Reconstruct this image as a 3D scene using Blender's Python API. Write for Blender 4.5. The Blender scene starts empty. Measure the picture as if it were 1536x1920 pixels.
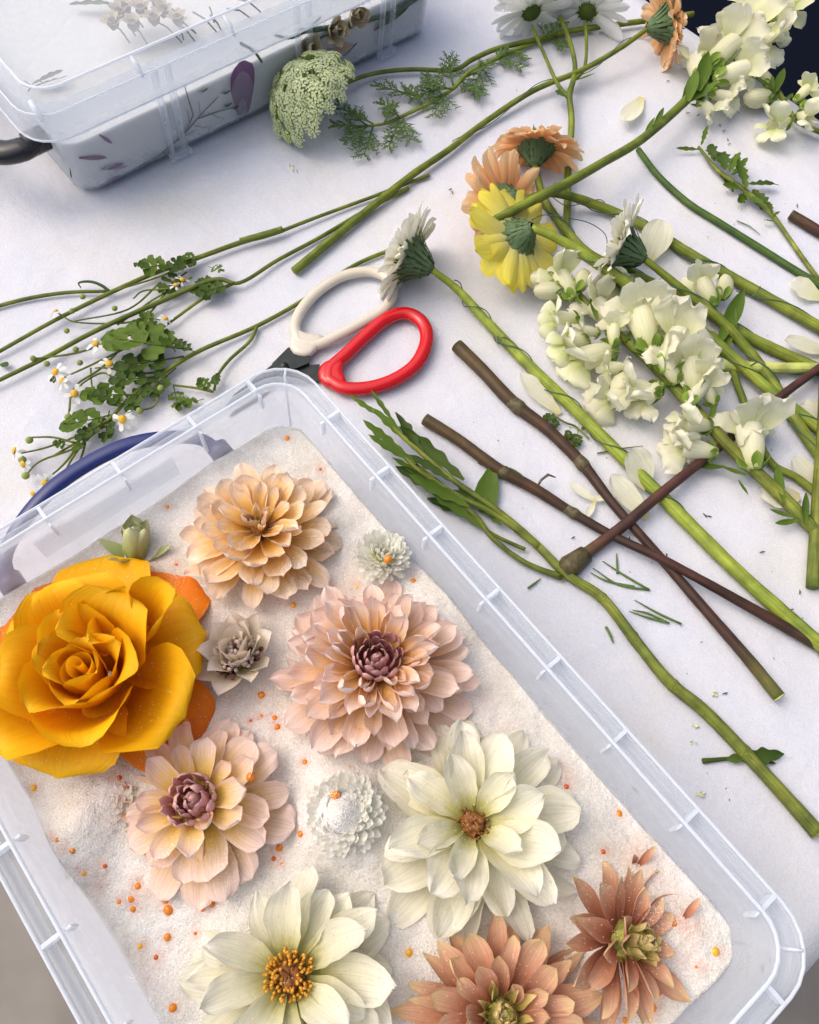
import bpy, math, random
import numpy as np
from mathutils import Vector, Matrix, Euler, Quaternion

random.seed(7)
R = math.radians
sc = bpy.context.scene
COL = sc.collection

# ------------------------------------------------------------------ camera
H = 0.55                      # metres above the table top (z = 0)
FPX = 1500.0                  # focal length in photo pixels (photo 1536 wide)
TILT, ROLL = R(26.0), R(4.15)
cam_d = bpy.data.cameras.new('camera')
cam = bpy.data.objects.new('camera', cam_d)
COL.objects.link(cam)
CAMROT = Matrix.Rotation(TILT, 3, 'X') @ Matrix.Rotation(ROLL, 3, 'Z')
cam.matrix_world = Matrix.Translation((0, 0, H)) @ CAMROT.to_4x4()
cam_d.sensor_fit = 'HORIZONTAL'
cam_d.sensor_width = 36.0
cam_d.lens = 36.0 * FPX / 1536.0
cam_d.clip_start = 0.01
cam_d.clip_end = 200.0
sc.camera = cam

# ------------------------------------------------------------------ light
SUN_EL, SUN_AZ = 54.0, -78.0        # azimuth clockwise from +Y: soft light from the left
world = bpy.data.worlds.new('World')
sc.world = world
world.use_nodes = True
wn = world.node_tree.nodes; wl = world.node_tree.links
wn.clear()
wo = wn.new('ShaderNodeOutputWorld'); wb = wn.new('ShaderNodeBackground')
sky = wn.new('ShaderNodeTexSky')
sky.sky_type = 'NISHITA'; sky.sun_disc = False
sky.sun_elevation = R(SUN_EL); sky.sun_rotation = R(SUN_AZ)
sky.air_density = 0.8; sky.dust_density = 7.0; sky.ozone_density = 1.0
wb.inputs['Strength'].default_value = 0.15
wl.new(sky.outputs[0], wb.inputs[0]); wl.new(wb.outputs[0], wo.inputs[0])
sd = bpy.data.lights.new('sun', 'SUN'); so = bpy.data.objects.new('sun', sd); COL.objects.link(so)
sd.energy = 1.1; sd.angle = R(105.0); sd.color = (1.0, 0.96, 0.90)
e, a_ = R(SUN_EL), R(SUN_AZ)
sun_dir = Vector((math.sin(a_) * math.cos(e), math.cos(a_) * math.cos(e), math.sin(e)))
so.rotation_euler = sun_dir.to_track_quat('Z', 'Y').to_euler()
so.location = sun_dir * 3
sc.view_settings.view_transform = 'Standard'
sc.view_settings.look = 'None'
sc.view_settings.gamma = 1.0
sc.view_settings.use_curve_mapping = False
sc.view_settings.exposure = 0.42
sc.render.engine = 'CYCLES'
sc.cycles.use_denoising = True
sc.cycles.max_bounces = 7
sc.cycles.diffuse_bounces = 4
sc.cycles.glossy_bounces = 3
sc.cycles.transparent_max_bounces = 20

# ------------------------------------------------------------------ helpers
def P(x, y, z=0.0):
    """a photo pixel turned into the real point at height z"""
    d = CAMROT @ Vector(((x - 768) / FPX, (960 - y) / FPX, -1.0))
    t = (z - H) / d.z
    return Vector((d.x * t, d.y * t, z))

def Q(p):
    c = CAMROT.transposed() @ (Vector(p) - Vector((0, 0, H)))
    return 768 - FPX * c.x / c.z, 960 + FPX * c.y / c.z

def mm_per_px(x, y, z=0.0):
    d = CAMROT @ Vector(((x - 768) / FPX, (960 - y) / FPX, -1.0))
    return (z - H) / d.z / FPX

GA = R(-47.3)
AX = Vector((math.cos(GA), math.sin(GA), 0)); BX = Vector((-math.sin(GA), math.cos(GA), 0))
def AB(a, b, z=0.0): return AX * a + BX * b + Vector((0, 0, z))

def tag(o, label=None, cat=None, group=None, kind=None):
    if label: o['label'] = label
    if cat: o['category'] = cat
    if group: o['group'] = group
    if kind: o['kind'] = kind
    return o

def empty(name, loc=(0, 0, 0), rot=None, label=None, cat=None, group=None, parent=None):
    o = bpy.data.objects.new(name, None); COL.objects.link(o)
    o.empty_display_size = 0.01
    o.location = loc
    if rot is not None: o.rotation_mode = 'QUATERNION'; o.rotation_quaternion = rot
    if parent: o.parent = parent
    return tag(o, label, cat, group)

def mesh(name, v, f, mat=None, uv=None, smooth=True):
    m = bpy.data.meshes.new(name)
    m.from_pydata([tuple(p) for p in v], [], f)
    if smooth:
        m.polygons.foreach_set('use_smooth', [True] * len(m.polygons))
    if uv is not None:
        l = m.uv_layers.new(name='UVMap')
        li = np.empty(len(m.loops), dtype=np.int32); m.loops.foreach_get('vertex_index', li)
        l.data.foreach_set('uv', np.asarray(uv, dtype=np.float32)[li].ravel())
    if mat: m.materials.append(mat)
    m.update()
    return m

def obj(name, me, parent=None, loc=None, quat=None, scale=None):
    o = bpy.data.objects.new(name, me); COL.objects.link(o)
    if parent: o.parent = parent
    if loc is not None: o.location = loc
    if quat is not None: o.rotation_mode = 'QUATERNION'; o.rotation_quaternion = quat
    if scale is not None: o.scale = scale if hasattr(scale, '__len__') else (scale,) * 3
    return o

class MB:
    """collects pieces of ONE part"""
    def __init__(self): self.v = []; self.f = []; self.uv = []
    def add(self, v, f, uv=None):
        n = len(self.v); self.v += [Vector(p) for p in v]
        self.f += [tuple(i + n for i in q) for q in f]
        self.uv += list(uv) if uv is not None else [(0.5, 0.5)] * len(v)
    def build(self, name, mat, parent=None, smooth=True):
        return obj(name, mesh(name, self.v, self.f, mat, self.uv, smooth), parent)

def catmull(pts, n=6):
    pts = [Vector(p) for p in pts]
    if len(pts) < 3:
        return [pts[0].lerp(pts[1], i / n) for i in range(n + 1)]
    out = []
    ext = [pts[0] * 2 - pts[1]] + pts + [pts[-1] * 2 - pts[-2]]
    for i in range(1, len(ext) - 2):
        p0, p1, p2, p3 = ext[i - 1], ext[i], ext[i + 1], ext[i + 2]
        for k in range(n):
            t = k / n
            out.append(0.5 * ((2 * p1) + (p2 - p0) * t + (2 * p0 - 5 * p1 + 4 * p2 - p3) * t * t + (3 * p1 - p0 - 3 * p2 + p3) * t ** 3))
    out.append(pts[-1])
    return out

def lerp_list(vals, t):
    if not hasattr(vals, '__len__'): return vals
    x = t * (len(vals) - 1); i = min(int(x), len(vals) - 2); f = x - i
    return vals[i] * (1 - f) + vals[i + 1] * f

def tube_data(path, rad, seg=8, flat=1.0, ridge=0.0, closed=False, wob=0.0, up=None):
    """path: list of Vector, rad: number or list spread along the path"""
    n = len(path); v = []; f = []; uv = []
    tan = []
    for i in range(n):
        a = path[(i - 1) % n] if (closed or i > 0) else path[0]
        b = path[(i + 1) % n] if (closed or i < n - 1) else path[-1]
        t = (b - a); tan.append(t.normalized() if t.length > 1e-9 else Vector((0, 0, 1)))
    ref = up or (Vector((0, 0, 1)) if abs(tan[0].z) < 0.9 else Vector((1, 0, 0)))
    nrm = (ref - tan[0] * ref.dot(tan[0])).normalized()
    for i in range(n):
        if up is not None: nrm = up
        nrm = (nrm - tan[i] * nrm.dot(tan[i])).normalized()
        bi = tan[i].cross(nrm)
        r = lerp_list(rad, i / (n - 1))
        if wob: r *= 1 + random.uniform(-wob, wob)
        for k in range(seg):
            an = 2 * math.pi * k / seg
            rr = r * (1 + ridge * math.cos(an * 5))
            v.append(path[i] + bi * (math.cos(an) * rr) + nrm * (math.sin(an) * rr * flat))
            uv.append((k / seg, i / (n - 1)))
    m = n if closed else n - 1
    for i in range(m):
        for k in range(seg):
            a = i * seg + k; b = i * seg + (k + 1) % seg
            c = ((i + 1) % n) * seg + (k + 1) % seg; d = ((i + 1) % n) * seg + k
            f.append((a, b, c, d))
    if not closed:
        f.append(tuple(range(seg - 1, -1, -1))); f.append(tuple((n - 1) * seg + k for k in range(seg)))
    return v, f, uv

def tube(name, pts, rad, mat, parent=None, seg=10, n=6, **kw):
    v, f, uv = tube_data(catmull(pts, n), rad, seg, **kw)
    return obj(name, mesh(name, v, f, mat, uv), parent)

def px(*pts):
    """list of (x, y, z) photo points -> world"""
    return [P(*p) for p in pts]

# petal / leaf surface -------------------------------------------------
PROF = {
    'spoon':  [(0, .30), (.2, .50), (.45, .84), (.70, 1.0), (.87, .93), (.95, .66), (1, .10)],
    'dahlia': [(0, .32), (.2, .58), (.45, .92), (.62, 1.0), (.8, .84), (.93, .42), (1, .03)],
    'wide':   [(0, .28), (.15, .50), (.4, .90), (.62, 1.0), (.82, .86), (.94, .52), (1, .10)],
    'lance':  [(0, .30), (.2, .60), (.45, .95), (.6, 1.0), (.78, .80), (.92, .40), (1, .03)],
    'rose':   [(0, .25), (.15, .52), (.4, .90), (.62, 1.0), (.8, .93), (.92, .66), (1, .12)],
    'strap':  [(0, .45), (.2, .70), (.5, .95), (.75, 1.0), (.9, .80), (1, .22)],
    'mum':    [(0, .40), (.3, .60), (.6, .95), (.8, 1.0), (.93, .75), (1, .25)],
    'round':  [(0, .40), (.2, .70), (.5, 1.0), (.75, .98), (.92, .66), (1, .20)],
    'tri':    [(0, .85), (.2, 1.0), (.5, .85), (.8, .42), (1, .02)],
}
def prof(key, v):
    p = PROF[key]
    for (a, x), (b, y) in zip(p, p[1:]):
        if v <= b:
            t = (v - a) / (b - a); t = t * t * (3 - 2 * t) * .5 + t * .5
            return x + (y - x) * t
    return p[-1][1]

def petal_data(L, W, key='dahlia', nu=8, nv=10, cup=(.5, .5), bend=0.0, tip=0.0, reflex=0.0, ruffle=0.0, rf=3.0,
               twist=0.0, crease=0.0, skew=0.0, lobes=0, lobe_d=0.0, seed=0, tip0=.7, crump=0.0):
    rnd = random.Random(seed)
    ph1, ph2 = rnd.uniform(0, 6.28), rnd.uniform(0, 6.28)
    cr = [(rnd.uniform(-3, 3), rnd.uniform(1, 7), rnd.uniform(0, 6.28), rnd.uniform(.4, 1)) for _ in range(4)]
    edge = [(rnd.uniform(4, 14), rnd.uniform(0, 6.28)) for _ in range(2)]
    v = []; uv = []; f = []
    y = z = 0.0; th = 0.0; pv = 0.0
    vs = [1 - (1 - j / nv) ** 1.25 for j in range(nv + 1)] if not lobes else [j / nv for j in range(nv + 1)]
    for j, t in enumerate(vs):
        dv = t - pv; pv = t
        tt = max(0.0, (t - tip0) / (1 - tip0))
        th = bend * t + tip * tt * tt
        y += math.cos(th) * dv * L; z += math.sin(th) * dv * L
        w = W * .5 * prof(key, t)
        if lobes: w *= 1 - lobe_d * (.5 + .5 * math.cos(2 * math.pi * lobes * t)) * (1 - .4 * t) if t < .97 else 1
        c = cup[0] + (cup[1] - cup[0]) * t
        c = c if abs(c) > 1e-3 else 1e-3
        tw = twist * t
        for i in range(nu + 1):
            s = -1 + 2 * i / nu
            x = w * math.sin(s * c) / c
            h = w * (1 - math.cos(s * c)) / c
            h -= reflex * W * abs(s) ** 3 * t * t
            h -= crease * W * math.exp(-(s / .25) ** 2) * t
            h += ruffle * W * t * abs(s) * math.sin(rf * 6.28 * t + ph1 + (0 if s < 0 else ph2))
            h += ruffle * .5 * W * tt * math.sin(s * rf * 2 + ph2)
            if crump:
                h += crump * W * t * sum(a_ * math.sin(fs * s + ft * t + p_) for fs, ft, p_, a_ in cr) * .5
                if t > .25: x *= 1 + crump * .5 * sum(math.sin(fe * t + pe + (2 if s > 0 else 0)) for fe, pe in edge) * abs(s)
            xx = x * math.cos(tw) - h * math.sin(tw) + skew * L * t * t
            hh = x * math.sin(tw) + h * math.cos(tw)
            v.append(Vector((xx, y - math.sin(th) * hh, z + math.cos(th) * hh)))
            uv.append((i / nu, t))
    for j in range(nv):
        for i in range(nu):
            a = j * (nu + 1) + i
            f.append((a, a + 1, a + nu + 2, a + nu + 1))
    return v, f, uv

def petal(name, mat, *a, **k):
    v, f, uv = petal_data(*a, **k)
    return mesh(name, v, f, mat, uv)

def orient(yaw, elev, roll=0.0):
    """petal along +Y: raise by elev, then turn by yaw about Z"""
    return Quaternion((0, 0, 1), yaw) @ Quaternion((1, 0, 0), elev) @ Quaternion((0, 1, 0), roll)

def look(dir, upv=(0, 0, 1)):
    """rotation taking +Y to dir and +Z as near as possible to upv"""
    y = Vector(dir).normalized(); u = Vector(upv)
    z = u - y * u.dot(y)
    if z.length < 1e-6: z = Vector((1, 0, 0))
    z.normalize(); x = y.cross(z)
    return Matrix((x, y, z)).transposed().to_quaternion()

def axis_quat(n):
    """rotation taking +Z to n"""
    return Vector(n).normalized().to_track_quat('Z', 'Y')

# ------------------------------------------------------------------ materials
def newmat(name):
    m = bpy.data.materials.new(name); m.use_nodes = True
    nt = m.node_tree; nt.nodes.clear()
    o = nt.nodes.new('ShaderNodeOutputMaterial')
    return m, nt, o
def N(nt, t, **inp):
    n = nt.nodes.new(t)
    for k, v in inp.items():
        k = k.replace('_', ' ')
        n.inputs[k].default_value = v
    return n
def c4(c): return (c[0], c[1], c[2], 1.0)
def ramp(nt, fac, stops):
    n = nt.nodes.new('ShaderNodeValToRGB')
    el = n.color_ramp.elements
    while len(el) < len(stops): el.new(0.5)
    for e_, (p, c) in zip(el, stops): e_.position = p; e_.color = c4(c)
    nt.links.new(fac, n.inputs[0]); return n
def mixc(nt, a, b, fac, mode='MIX'):
    n = nt.nodes.new('ShaderNodeMix'); n.data_type = 'RGBA'; n.blend_type = mode
    for s, val in ((n.inputs[6], a), (n.inputs[7], b), (n.inputs[0], fac)):
        if hasattr(val, 'is_linked') or hasattr(val, 'links'): nt.links.new(val, s)
        elif isinstance(val, (int, float)): s.default_value = val
        else: s.default_value = c4(val)
    return n.outputs[2]

def mat_petal(name, stops, trans=.30, rough=.5, vein=.16, spots=0.0, spot_col=(.25, .13, .05), rim=None):
    m, nt, o = newmat(name); L = nt.links
    uvn = nt.nodes.new('ShaderNodeUVMap'); sep = nt.nodes.new('ShaderNodeSeparateXYZ'); L.new(uvn.outputs[0], sep.inputs[0])
    oi = nt.nodes.new('ShaderNodeObjectInfo')
    ns = N(nt, 'ShaderNodeTexNoise', Scale=260.0, Detail=3.0); tc = nt.nodes.new('ShaderNodeTexCoord')
    L.new(tc.outputs['Object'], ns.inputs['Vector'])
    ad = N(nt, 'ShaderNodeMath'); ad.operation = 'MULTIPLY_ADD'
    L.new(ns.outputs[0], ad.inputs[0]); ad.inputs[1].default_value = .22; L.new(sep.outputs[1], ad.inputs[2])
    sb = N(nt, 'ShaderNodeMath'); sb.operation = 'SUBTRACT'; L.new(ad.outputs[0], sb.inputs[0]); sb.inputs[1].default_value = .11
    col = ramp(nt, sb.outputs[0], stops).outputs[0]
    if rim:
        ab = N(nt, 'ShaderNodeMath'); ab.operation = 'SUBTRACT'; L.new(sep.outputs[0], ab.inputs[0]); ab.inputs[1].default_value = .5
        a2 = N(nt, 'ShaderNodeMath'); a2.operation = 'ABSOLUTE'; L.new(ab.outputs[0], a2.inputs[0])
        mr = N(nt, 'ShaderNodeMapRange'); L.new(a2.outputs[0], mr.inputs[0]); mr.inputs[1].default_value = .34; mr.inputs[2].default_value = .5; mr.inputs[4].default_value = .75
        col = mixc(nt, col, rim, mr.outputs[0])
    mp = nt.nodes.new('ShaderNodeMapping'); L.new(uvn.outputs[0], mp.inputs[0]); mp.inputs['Scale'].default_value = (34, 1.8, 1)
    vn = N(nt, 'ShaderNodeTexNoise', Scale=1.0, Detail=2.0); L.new(mp.outputs[0], vn.inputs['Vector'])
    vr = N(nt, 'ShaderNodeMapRange'); L.new(vn.outputs[0], vr.inputs[0]); vr.inputs[1].default_value = .3; vr.inputs[2].default_value = .7
    vr.inputs[3].default_value = 1 - vein; vr.inputs[4].default_value = 1 + vein * .5
    mul = nt.nodes.new('ShaderNodeVectorMath'); mul.operation = 'SCALE'; L.new(col, mul.inputs[0]); L.new(vr.outputs[0], mul.inputs['Scale'])
    rr = N(nt, 'ShaderNodeMapRange'); L.new(oi.outputs['Random'], rr.inputs[0]); rr.inputs[3].default_value = .88; rr.inputs[4].default_value = 1.06
    mu2 = nt.nodes.new('ShaderNodeVectorMath'); mu2.operation = 'SCALE'; L.new(mul.outputs[0], mu2.inputs[0]); L.new(rr.outputs[0], mu2.inputs['Scale'])
    col = mu2.outputs[0]
    if spots:
        s2 = N(nt, 'ShaderNodeTexNoise', Scale=420.0, Detail=4.0); L.new(tc.outputs['Object'], s2.inputs['Vector'])
        sr = N(nt, 'ShaderNodeMapRange'); L.new(s2.outputs[0], sr.inputs[0]); sr.inputs[1].default_value = .61; sr.inputs[2].default_value = .74; sr.inputs[4].default_value = spots
        col = mixc(nt, col, spot_col, sr.outputs[0])
    bs = N(nt, 'ShaderNodeBsdfPrincipled', Roughness=rough + .12); bs.inputs['Specular IOR Level'].default_value = .2
    L.new(col, bs.inputs['Base Color'])
    bp = N(nt, 'ShaderNodeBump', Strength=.45, Distance=.0007); L.new(vn.outputs[0], bp.inputs['Height']); L.new(bp.outputs[0], bs.inputs['Normal'])
    tr = nt.nodes.new('ShaderNodeBsdfTranslucent'); L.new(col, tr.inputs[0])
    mx = nt.nodes.new('ShaderNodeMixShader'); mx.inputs[0].default_value = trans
    L.new(bs.outputs[0], mx.inputs[1]); L.new(tr.outputs[0], mx.inputs[2]); L.new(mx.outputs[0], o.inputs[0])
    return m

def mat_stem(name, c1, c2, rough=.5, stops=None, scale=90.0, speck=.35):
    """plant stem: streaks along its length, mottling; stops = colours along the length"""
    m, nt, o = newmat(name); L = nt.links
    uvn = nt.nodes.new('ShaderNodeUVMap'); tc = nt.nodes.new('ShaderNodeTexCoord')
    mp = nt.nodes.new('ShaderNodeMapping'); L.new(uvn.outputs[0], mp.inputs[0]); mp.inputs['Scale'].default_value = (14, 4.0, 1)
    st = N(nt, 'ShaderNodeTexNoise', Scale=1.5, Detail=4.0); L.new(mp.outputs[0], st.inputs['Vector'])
    ns = N(nt, 'ShaderNodeTexNoise', Scale=scale, Detail=4.0); L.new(tc.outputs['Object'], ns.inputs['Vector'])
    a = mixc(nt, c1, c2, ramp(nt, st.outputs[0], [(.35, (0, 0, 0)), (.65, (1, 1, 1))]).outputs[0])
    if stops:
        sep = nt.nodes.new('ShaderNodeSeparateXYZ'); L.new(uvn.outputs[0], sep.inputs[0])
        rp = ramp(nt, sep.outputs[1], stops)
        a = mixc(nt, a, rp.outputs[0], .75)
    rg = ramp(nt, ns.outputs[0], [(.3, (1 - speck,) * 3), (.7, (1.15, 1.15, 1.1))])
    a = mixc(nt, a, rg.outputs[0], 1.0, 'MULTIPLY')
    pt = N(nt, 'ShaderNodeTexNoise', Scale=32.0, Detail=3.0); L.new(tc.outputs['Object'], pt.inputs['Vector'])
    a = mixc(nt, a, ramp(nt, pt.outputs[0], [(.35, (.72, .78, .70)), (.65, (1.30, 1.18, 1.0))]).outputs[0], 1.0, 'MULTIPLY')
    sc_ = N(nt, 'ShaderNodeTexNoise', Scale=210.0, Detail=5.0, Roughness=.7); L.new(tc.outputs['Object'], sc_.inputs['Vector'])
    sr = N(nt, 'ShaderNodeMapRange'); L.new(sc_.outputs[0], sr.inputs[0]); sr.inputs[1].default_value = .63; sr.inputs[2].default_value = .72; sr.inputs[4].default_value = .65
    a = mixc(nt, a, (.055, .032, .012), sr.outputs[0])
    bs = N(nt, 'ShaderNodeBsdfPrincipled', Roughness=rough + .05); bs.inputs['Specular IOR Level'].default_value = .3
    L.new(a, bs.inputs['Base Color'])
    bp = N(nt, 'ShaderNodeBump', Strength=.7, Distance=.0011); L.new(st.outputs[0], bp.inputs['Height']); L.new(bp.outputs[0], bs.inputs['Normal'])
    L.new(bs.outputs[0], o.inputs[0])
    return m

def mat_plain(name, c, rough=.5, var=.12, scale=120.0, bump=0.0, metallic=0.0, spec=.5):
    m, nt, o = newmat(name); L = nt.links
    tc = nt.nodes.new('ShaderNodeTexCoord')
    ns = N(nt, 'ShaderNodeTexNoise', Scale=scale, Detail=4.0); L.new(tc.outputs['Object'], ns.inputs['Vector'])
    rg = ramp(nt, ns.outputs[0], [(.3, tuple(x * (1 - var) for x in c)), (.7, tuple(x * (1 + var) for x in c))])
    bs = N(nt, 'ShaderNodeBsdfPrincipled', Roughness=rough, Metallic=metallic); bs.inputs['Specular IOR Level'].default_value = spec
    L.new(rg.outputs[0], bs.inputs['Base Color'])
    if bump:
        bp = N(nt, 'ShaderNodeBump', Strength=bump, Distance=.001); L.new(ns.outputs[0], bp.inputs['Height']); L.new(bp.outputs[0], bs.inputs['Normal'])
    L.new(bs.outputs[0], o.inputs[0])
    return m

def mat_plastic(name, opac, tint=(.86, .90, .95), rough=.22, blur=0.0):
    """milky translucent polypropylene"""
    m, nt, o = newmat(name); L = nt.links
    tc = nt.nodes.new('ShaderNodeTexCoord')
    ns = N(nt, 'ShaderNodeTexNoise', Scale=160.0, Detail=5.0); L.new(tc.outputs['Object'], ns.inputs['Vector'])
    bs = N(nt, 'ShaderNodeBsdfPrincipled', Roughness=rough); bs.inputs['Base Color'].default_value = c4(tint)
    tr = nt.nodes.new('ShaderNodeBsdfTranslucent'); tr.inputs[0].default_value = c4(tint)
    m1 = nt.nodes.new('ShaderNodeMixShader'); m1.inputs[0].default_value = .45
    L.new(bs.outputs[0], m1.inputs[1]); L.new(tr.outputs[0], m1.inputs[2])
    tp = nt.nodes.new('ShaderNodeBsdfTransparent'); tp.inputs[0].default_value = (.965, .975, .985, 1)
    m2 = nt.nodes.new('ShaderNodeMixShader')
    fr = N(nt, 'ShaderNodeLayerWeight', Blend=.22)
    mr = N(nt, 'ShaderNodeMapRange'); L.new(fr.outputs['Facing'], mr.inputs[0]); mr.inputs[3].default_value = opac; mr.inputs[4].default_value = min(1, opac + .3)
    sp = N(nt, 'ShaderNodeMapRange'); L.new(ns.outputs[0], sp.inputs[0]); sp.inputs[1].default_value = .3; sp.inputs[2].default_value = .75; sp.inputs[3].default_value = -.015; sp.inputs[4].default_value = .02
    ad = N(nt, 'ShaderNodeMath'); ad.operation = 'ADD'; L.new(mr.outputs[0], ad.inputs[0]); L.new(sp.outputs[0], ad.inputs[1])
    L.new(ad.outputs[0], m2.inputs[0]); L.new(tp.outputs[0], m2.inputs[1]); L.new(m1.outputs[0], m2.inputs[2])
    L.new(m2.outputs[0], o.inputs[0])
    return m

M = {}
M['wall'] = mat_plastic('frosted_plastic', .20, tint=(.90, .92, .95))
M['wall_back'] = mat_plastic('frosted_plastic_lid', .11)
M['edge'] = mat_plastic('frosted_plastic_thick', .66, rough=.18)
M['rimplate'] = mat_plastic('frosted_plastic_rim', .22, rough=.16)
WHITE = [(0, (.30, .29, .04)), (.22, (.60, .57, .24)), (.42, (.80, .77, .56)), (1, (.86, .84, .735))]
M['white_dahlia'] = mat_petal('white_dahlia_petal', WHITE, trans=.38, vein=.13, spots=.35, spot_col=(.42, .32, .16))
M['d1'] = mat_petal('peach_petal', [(0, (.36, .15, .015)), (.4, (.78, .42, .06)), (.68, (.86, .59, .26)), (.9, (.90, .73, .57)), (1, (.90, .72, .61))], trans=.38, vein=.14, spots=.25, spot_col=(.5, .25, .12), rim=(.90, .74, .60))
M['d2'] = mat_petal('blush_petal', [(0, (.50, .20, .02)), (.42, (.84, .49, .14)), (.66, (.86, .60, .38)), (.85, (.88, .67, .57)), (1, (.91, .76, .70))], trans=.38, vein=.12, spots=.15, spot_col=(.5, .25, .15), rim=(.90, .73, .67))
M['d2in'] = mat_petal('mauve_petal', [(0, (.24, .07, .07)), (.5, (.54, .25, .25)), (1, (.76, .48, .45))], trans=.28, vein=.15)
M['d3'] = mat_petal('pale_pink_petal', [(0, (.42, .26, .02)), (.42, (.80, .55, .13)), (.66, (.85, .63, .38)), (.88, (.87, .67, .57)), (1, (.90, .73, .66))], trans=.38, vein=.14, spots=.15, spot_col=(.45, .25, .15), rim=(.88, .70, .64))
M['coral'] = mat_petal('coral_petal', [(0, (.26, .06, .03)), (.45, (.54, .24, .14)), (.78, (.72, .43, .28)), (1, (.75, .56, .29))], trans=.34, vein=.2)
M['coral_in'] = mat_petal('coral_bud_petal', [(0, (.30, .25, .06)), (.5, (.52, .42, .12)), (1, (.66, .50, .22))], trans=.2, vein=.2)
M['rose'] = mat_petal('rose_petal', [(0, (.74, .23, .003)), (.5, (.85, .40, .004)), (1, (.88, .51, .010))], trans=.34, rough=.42, vein=.06, spots=.1, spot_col=(.3, .22, .03))
M['rose_out'] = mat_petal('rose_outer_petal', [(0, (.76, .28, .004)), (.55, (.78, .25, .006)), (1, (.74, .17, .018))], trans=.2, rough=.42, vein=.08, spots=.15, spot_col=(.3, .12, .02))
M['mum'] = mat_petal('mum_petal', [(0, (.84, .83, .62)), (.35, (.90, .89, .78)), (1, (.92, .915, .86))], trans=.4, vein=.08)
M['bract'] = mat_petal('pale_bract', [(0, (.38, .42, .10)), (.35, (.66, .62, .40)), (1, (.88, .75, .68))], trans=.3, vein=.1)
M['budg'] = mat_petal('green_bud', [(0, (.30, .36, .10)), (.5, (.46, .52, .22)), (1, (.62, .62, .36))], trans=.2, vein=.1)
M['gpeach'] = mat_petal('peach_gerbera_petal', [(0, (.80, .36, .12)), (.5, (.90, .54, .26)), (1, (.92, .68, .42))], trans=.42, vein=.16)
M['gyellow'] = mat_petal('yellow_gerbera_petal', [(0, (.86, .80, .36)), (.5, (.88, .80, .18)), (1, (.86, .76, .10))], trans=.45, vein=.16)
M['gwhite'] = mat_petal('white_gerbera_petal', [(0, (.74, .68, .38)), (.4, (.84, .82, .66)), (1, (.86, .85, .76))], trans=.3, vein=.10)
M['cwhite'] = mat_petal('white_daisy_petal', [(0, (.78, .80, .70)), (1, (.84, .85, .84))], trans=.3, vein=.14)
M['snap'] = mat_petal('snapdragon_petal', [(0, (.66, .72, .30)), (.3, (.80, .80, .54)), (1, (.85, .83, .70))], trans=.42, vein=.08, spots=.2, spot_col=(.55, .42, .2))
M['snapg'] = mat_petal('snapdragon_green_white', [(0, (.56, .64, .22)), (.5, (.79, .80, .52)), (1, (.84, .84, .66))], trans=.42, vein=.08)
M['snaptube'] = mat_petal('snapdragon_tube', [(0, (.60, .66, .26)), (.5, (.80, .79, .54)), (1, (.84, .82, .62))], trans=.42, vein=.1)
M['loose'] = mat_petal('loose_white_petal', [(0, (.72, .66, .30)), (.3, (.80, .79, .58)), (1, (.82, .81, .66))], trans=.4, vein=.14, spots=.15)
M['sepal'] = mat_petal('sepal_green', [(0, (.16, .28, .03)), (1, (.24, .34, .06))], trans=.15, vein=.15)
M['leaf'] = mat_petal('leaf_green', [(0, (.11, .17, .018)), (.5, (.075, .135, .012)), (1, (.095, .16, .016))], trans=.15, vein=.22, rough=.42)
M['leafd'] = mat_petal('leaf_dark_green', [(0, (.07, .11, .014)), (1, (.030, .068, .008))], trans=.12, vein=.22, rough=.42)
M['calyx'] = mat_petal('gerbera_calyx', [(0, (.13, .20, .09)), (.5, (.10, .16, .075)), (1, (.10, .18, .03))], trans=.05, vein=.3)
M['calyxcone'] = mat_stem('gerbera_cone', (.10, .16, .07), (.15, .22, .11), rough=.8)
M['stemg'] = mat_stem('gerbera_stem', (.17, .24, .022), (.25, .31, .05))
M['stemgd'] = mat_stem('gerbera_stem_dark', (.11, .155, .012), (.17, .215, .028))  # darker green variant, covers whole stems all round
M['stemo'] = mat_stem('olive_stem', (.10, .14, .012), (.16, .20, .028))
M['stemdk'] = mat_stem('dark_green_stem', (.035, .085, .012), (.06, .12, .02))
M['stemb'] = mat_stem('brown_stem', (.045, .022, .014), (.085, .050, .022), rough=.45, stops=[(0, (.060, .046, .014)), (.25, (.046, .024, .011)), (.6, (.042, .015, .013)), (.86, (.046, .018, .015)), (1, (.15, .17, .03))])
M['stemb2'] = mat_stem('brown_stem_plum', (.055, .022, .020), (.10, .050, .035), rough=.4, stops=[(0, (.06, .022, .024)), (.8, (.075, .030, .025)), (1, (.12, .11, .03))])
M['stemc'] = mat_stem('ridged_green_stem', (.12, .155, .016), (.20, .235, .04), speck=.5)
M['stemw'] = mat_stem('pale_cut_stem', (.36, .44, .12), (.48, .54, .20))
M['wire'] = mat_plain('green_wire', (.02, .07, .05), .35)
M['node'] = mat_plain('stem_node', (.070, .055, .018), .6, .5, 300, .6)
M['discy'] = mat_plain('golden_disc', (.55, .27, .015), .7, .5, 700, .8)
M['stamen'] = mat_plain('golden_stamen', (.50, .23, .012), .6, .45, 500)
M['discb'] = mat_plain('brown_disc', (.22, .08, .015), .7, .5, 700, .8)
M['discg'] = mat_plain('green_disc', (.30, .30, .06), .7, .4, 600, .8)
M['dais'] = mat_plain('daisy_disc', (.62, .36, .02), .7, .3, 900, .8)
M['bead'] = mat_plain('orange_bead', (.62, .19, .008), .16, .12, 300)
M['beady'] = mat_plain('amber_bead', (.66, .34, .015), .16, .12, 300)
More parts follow.
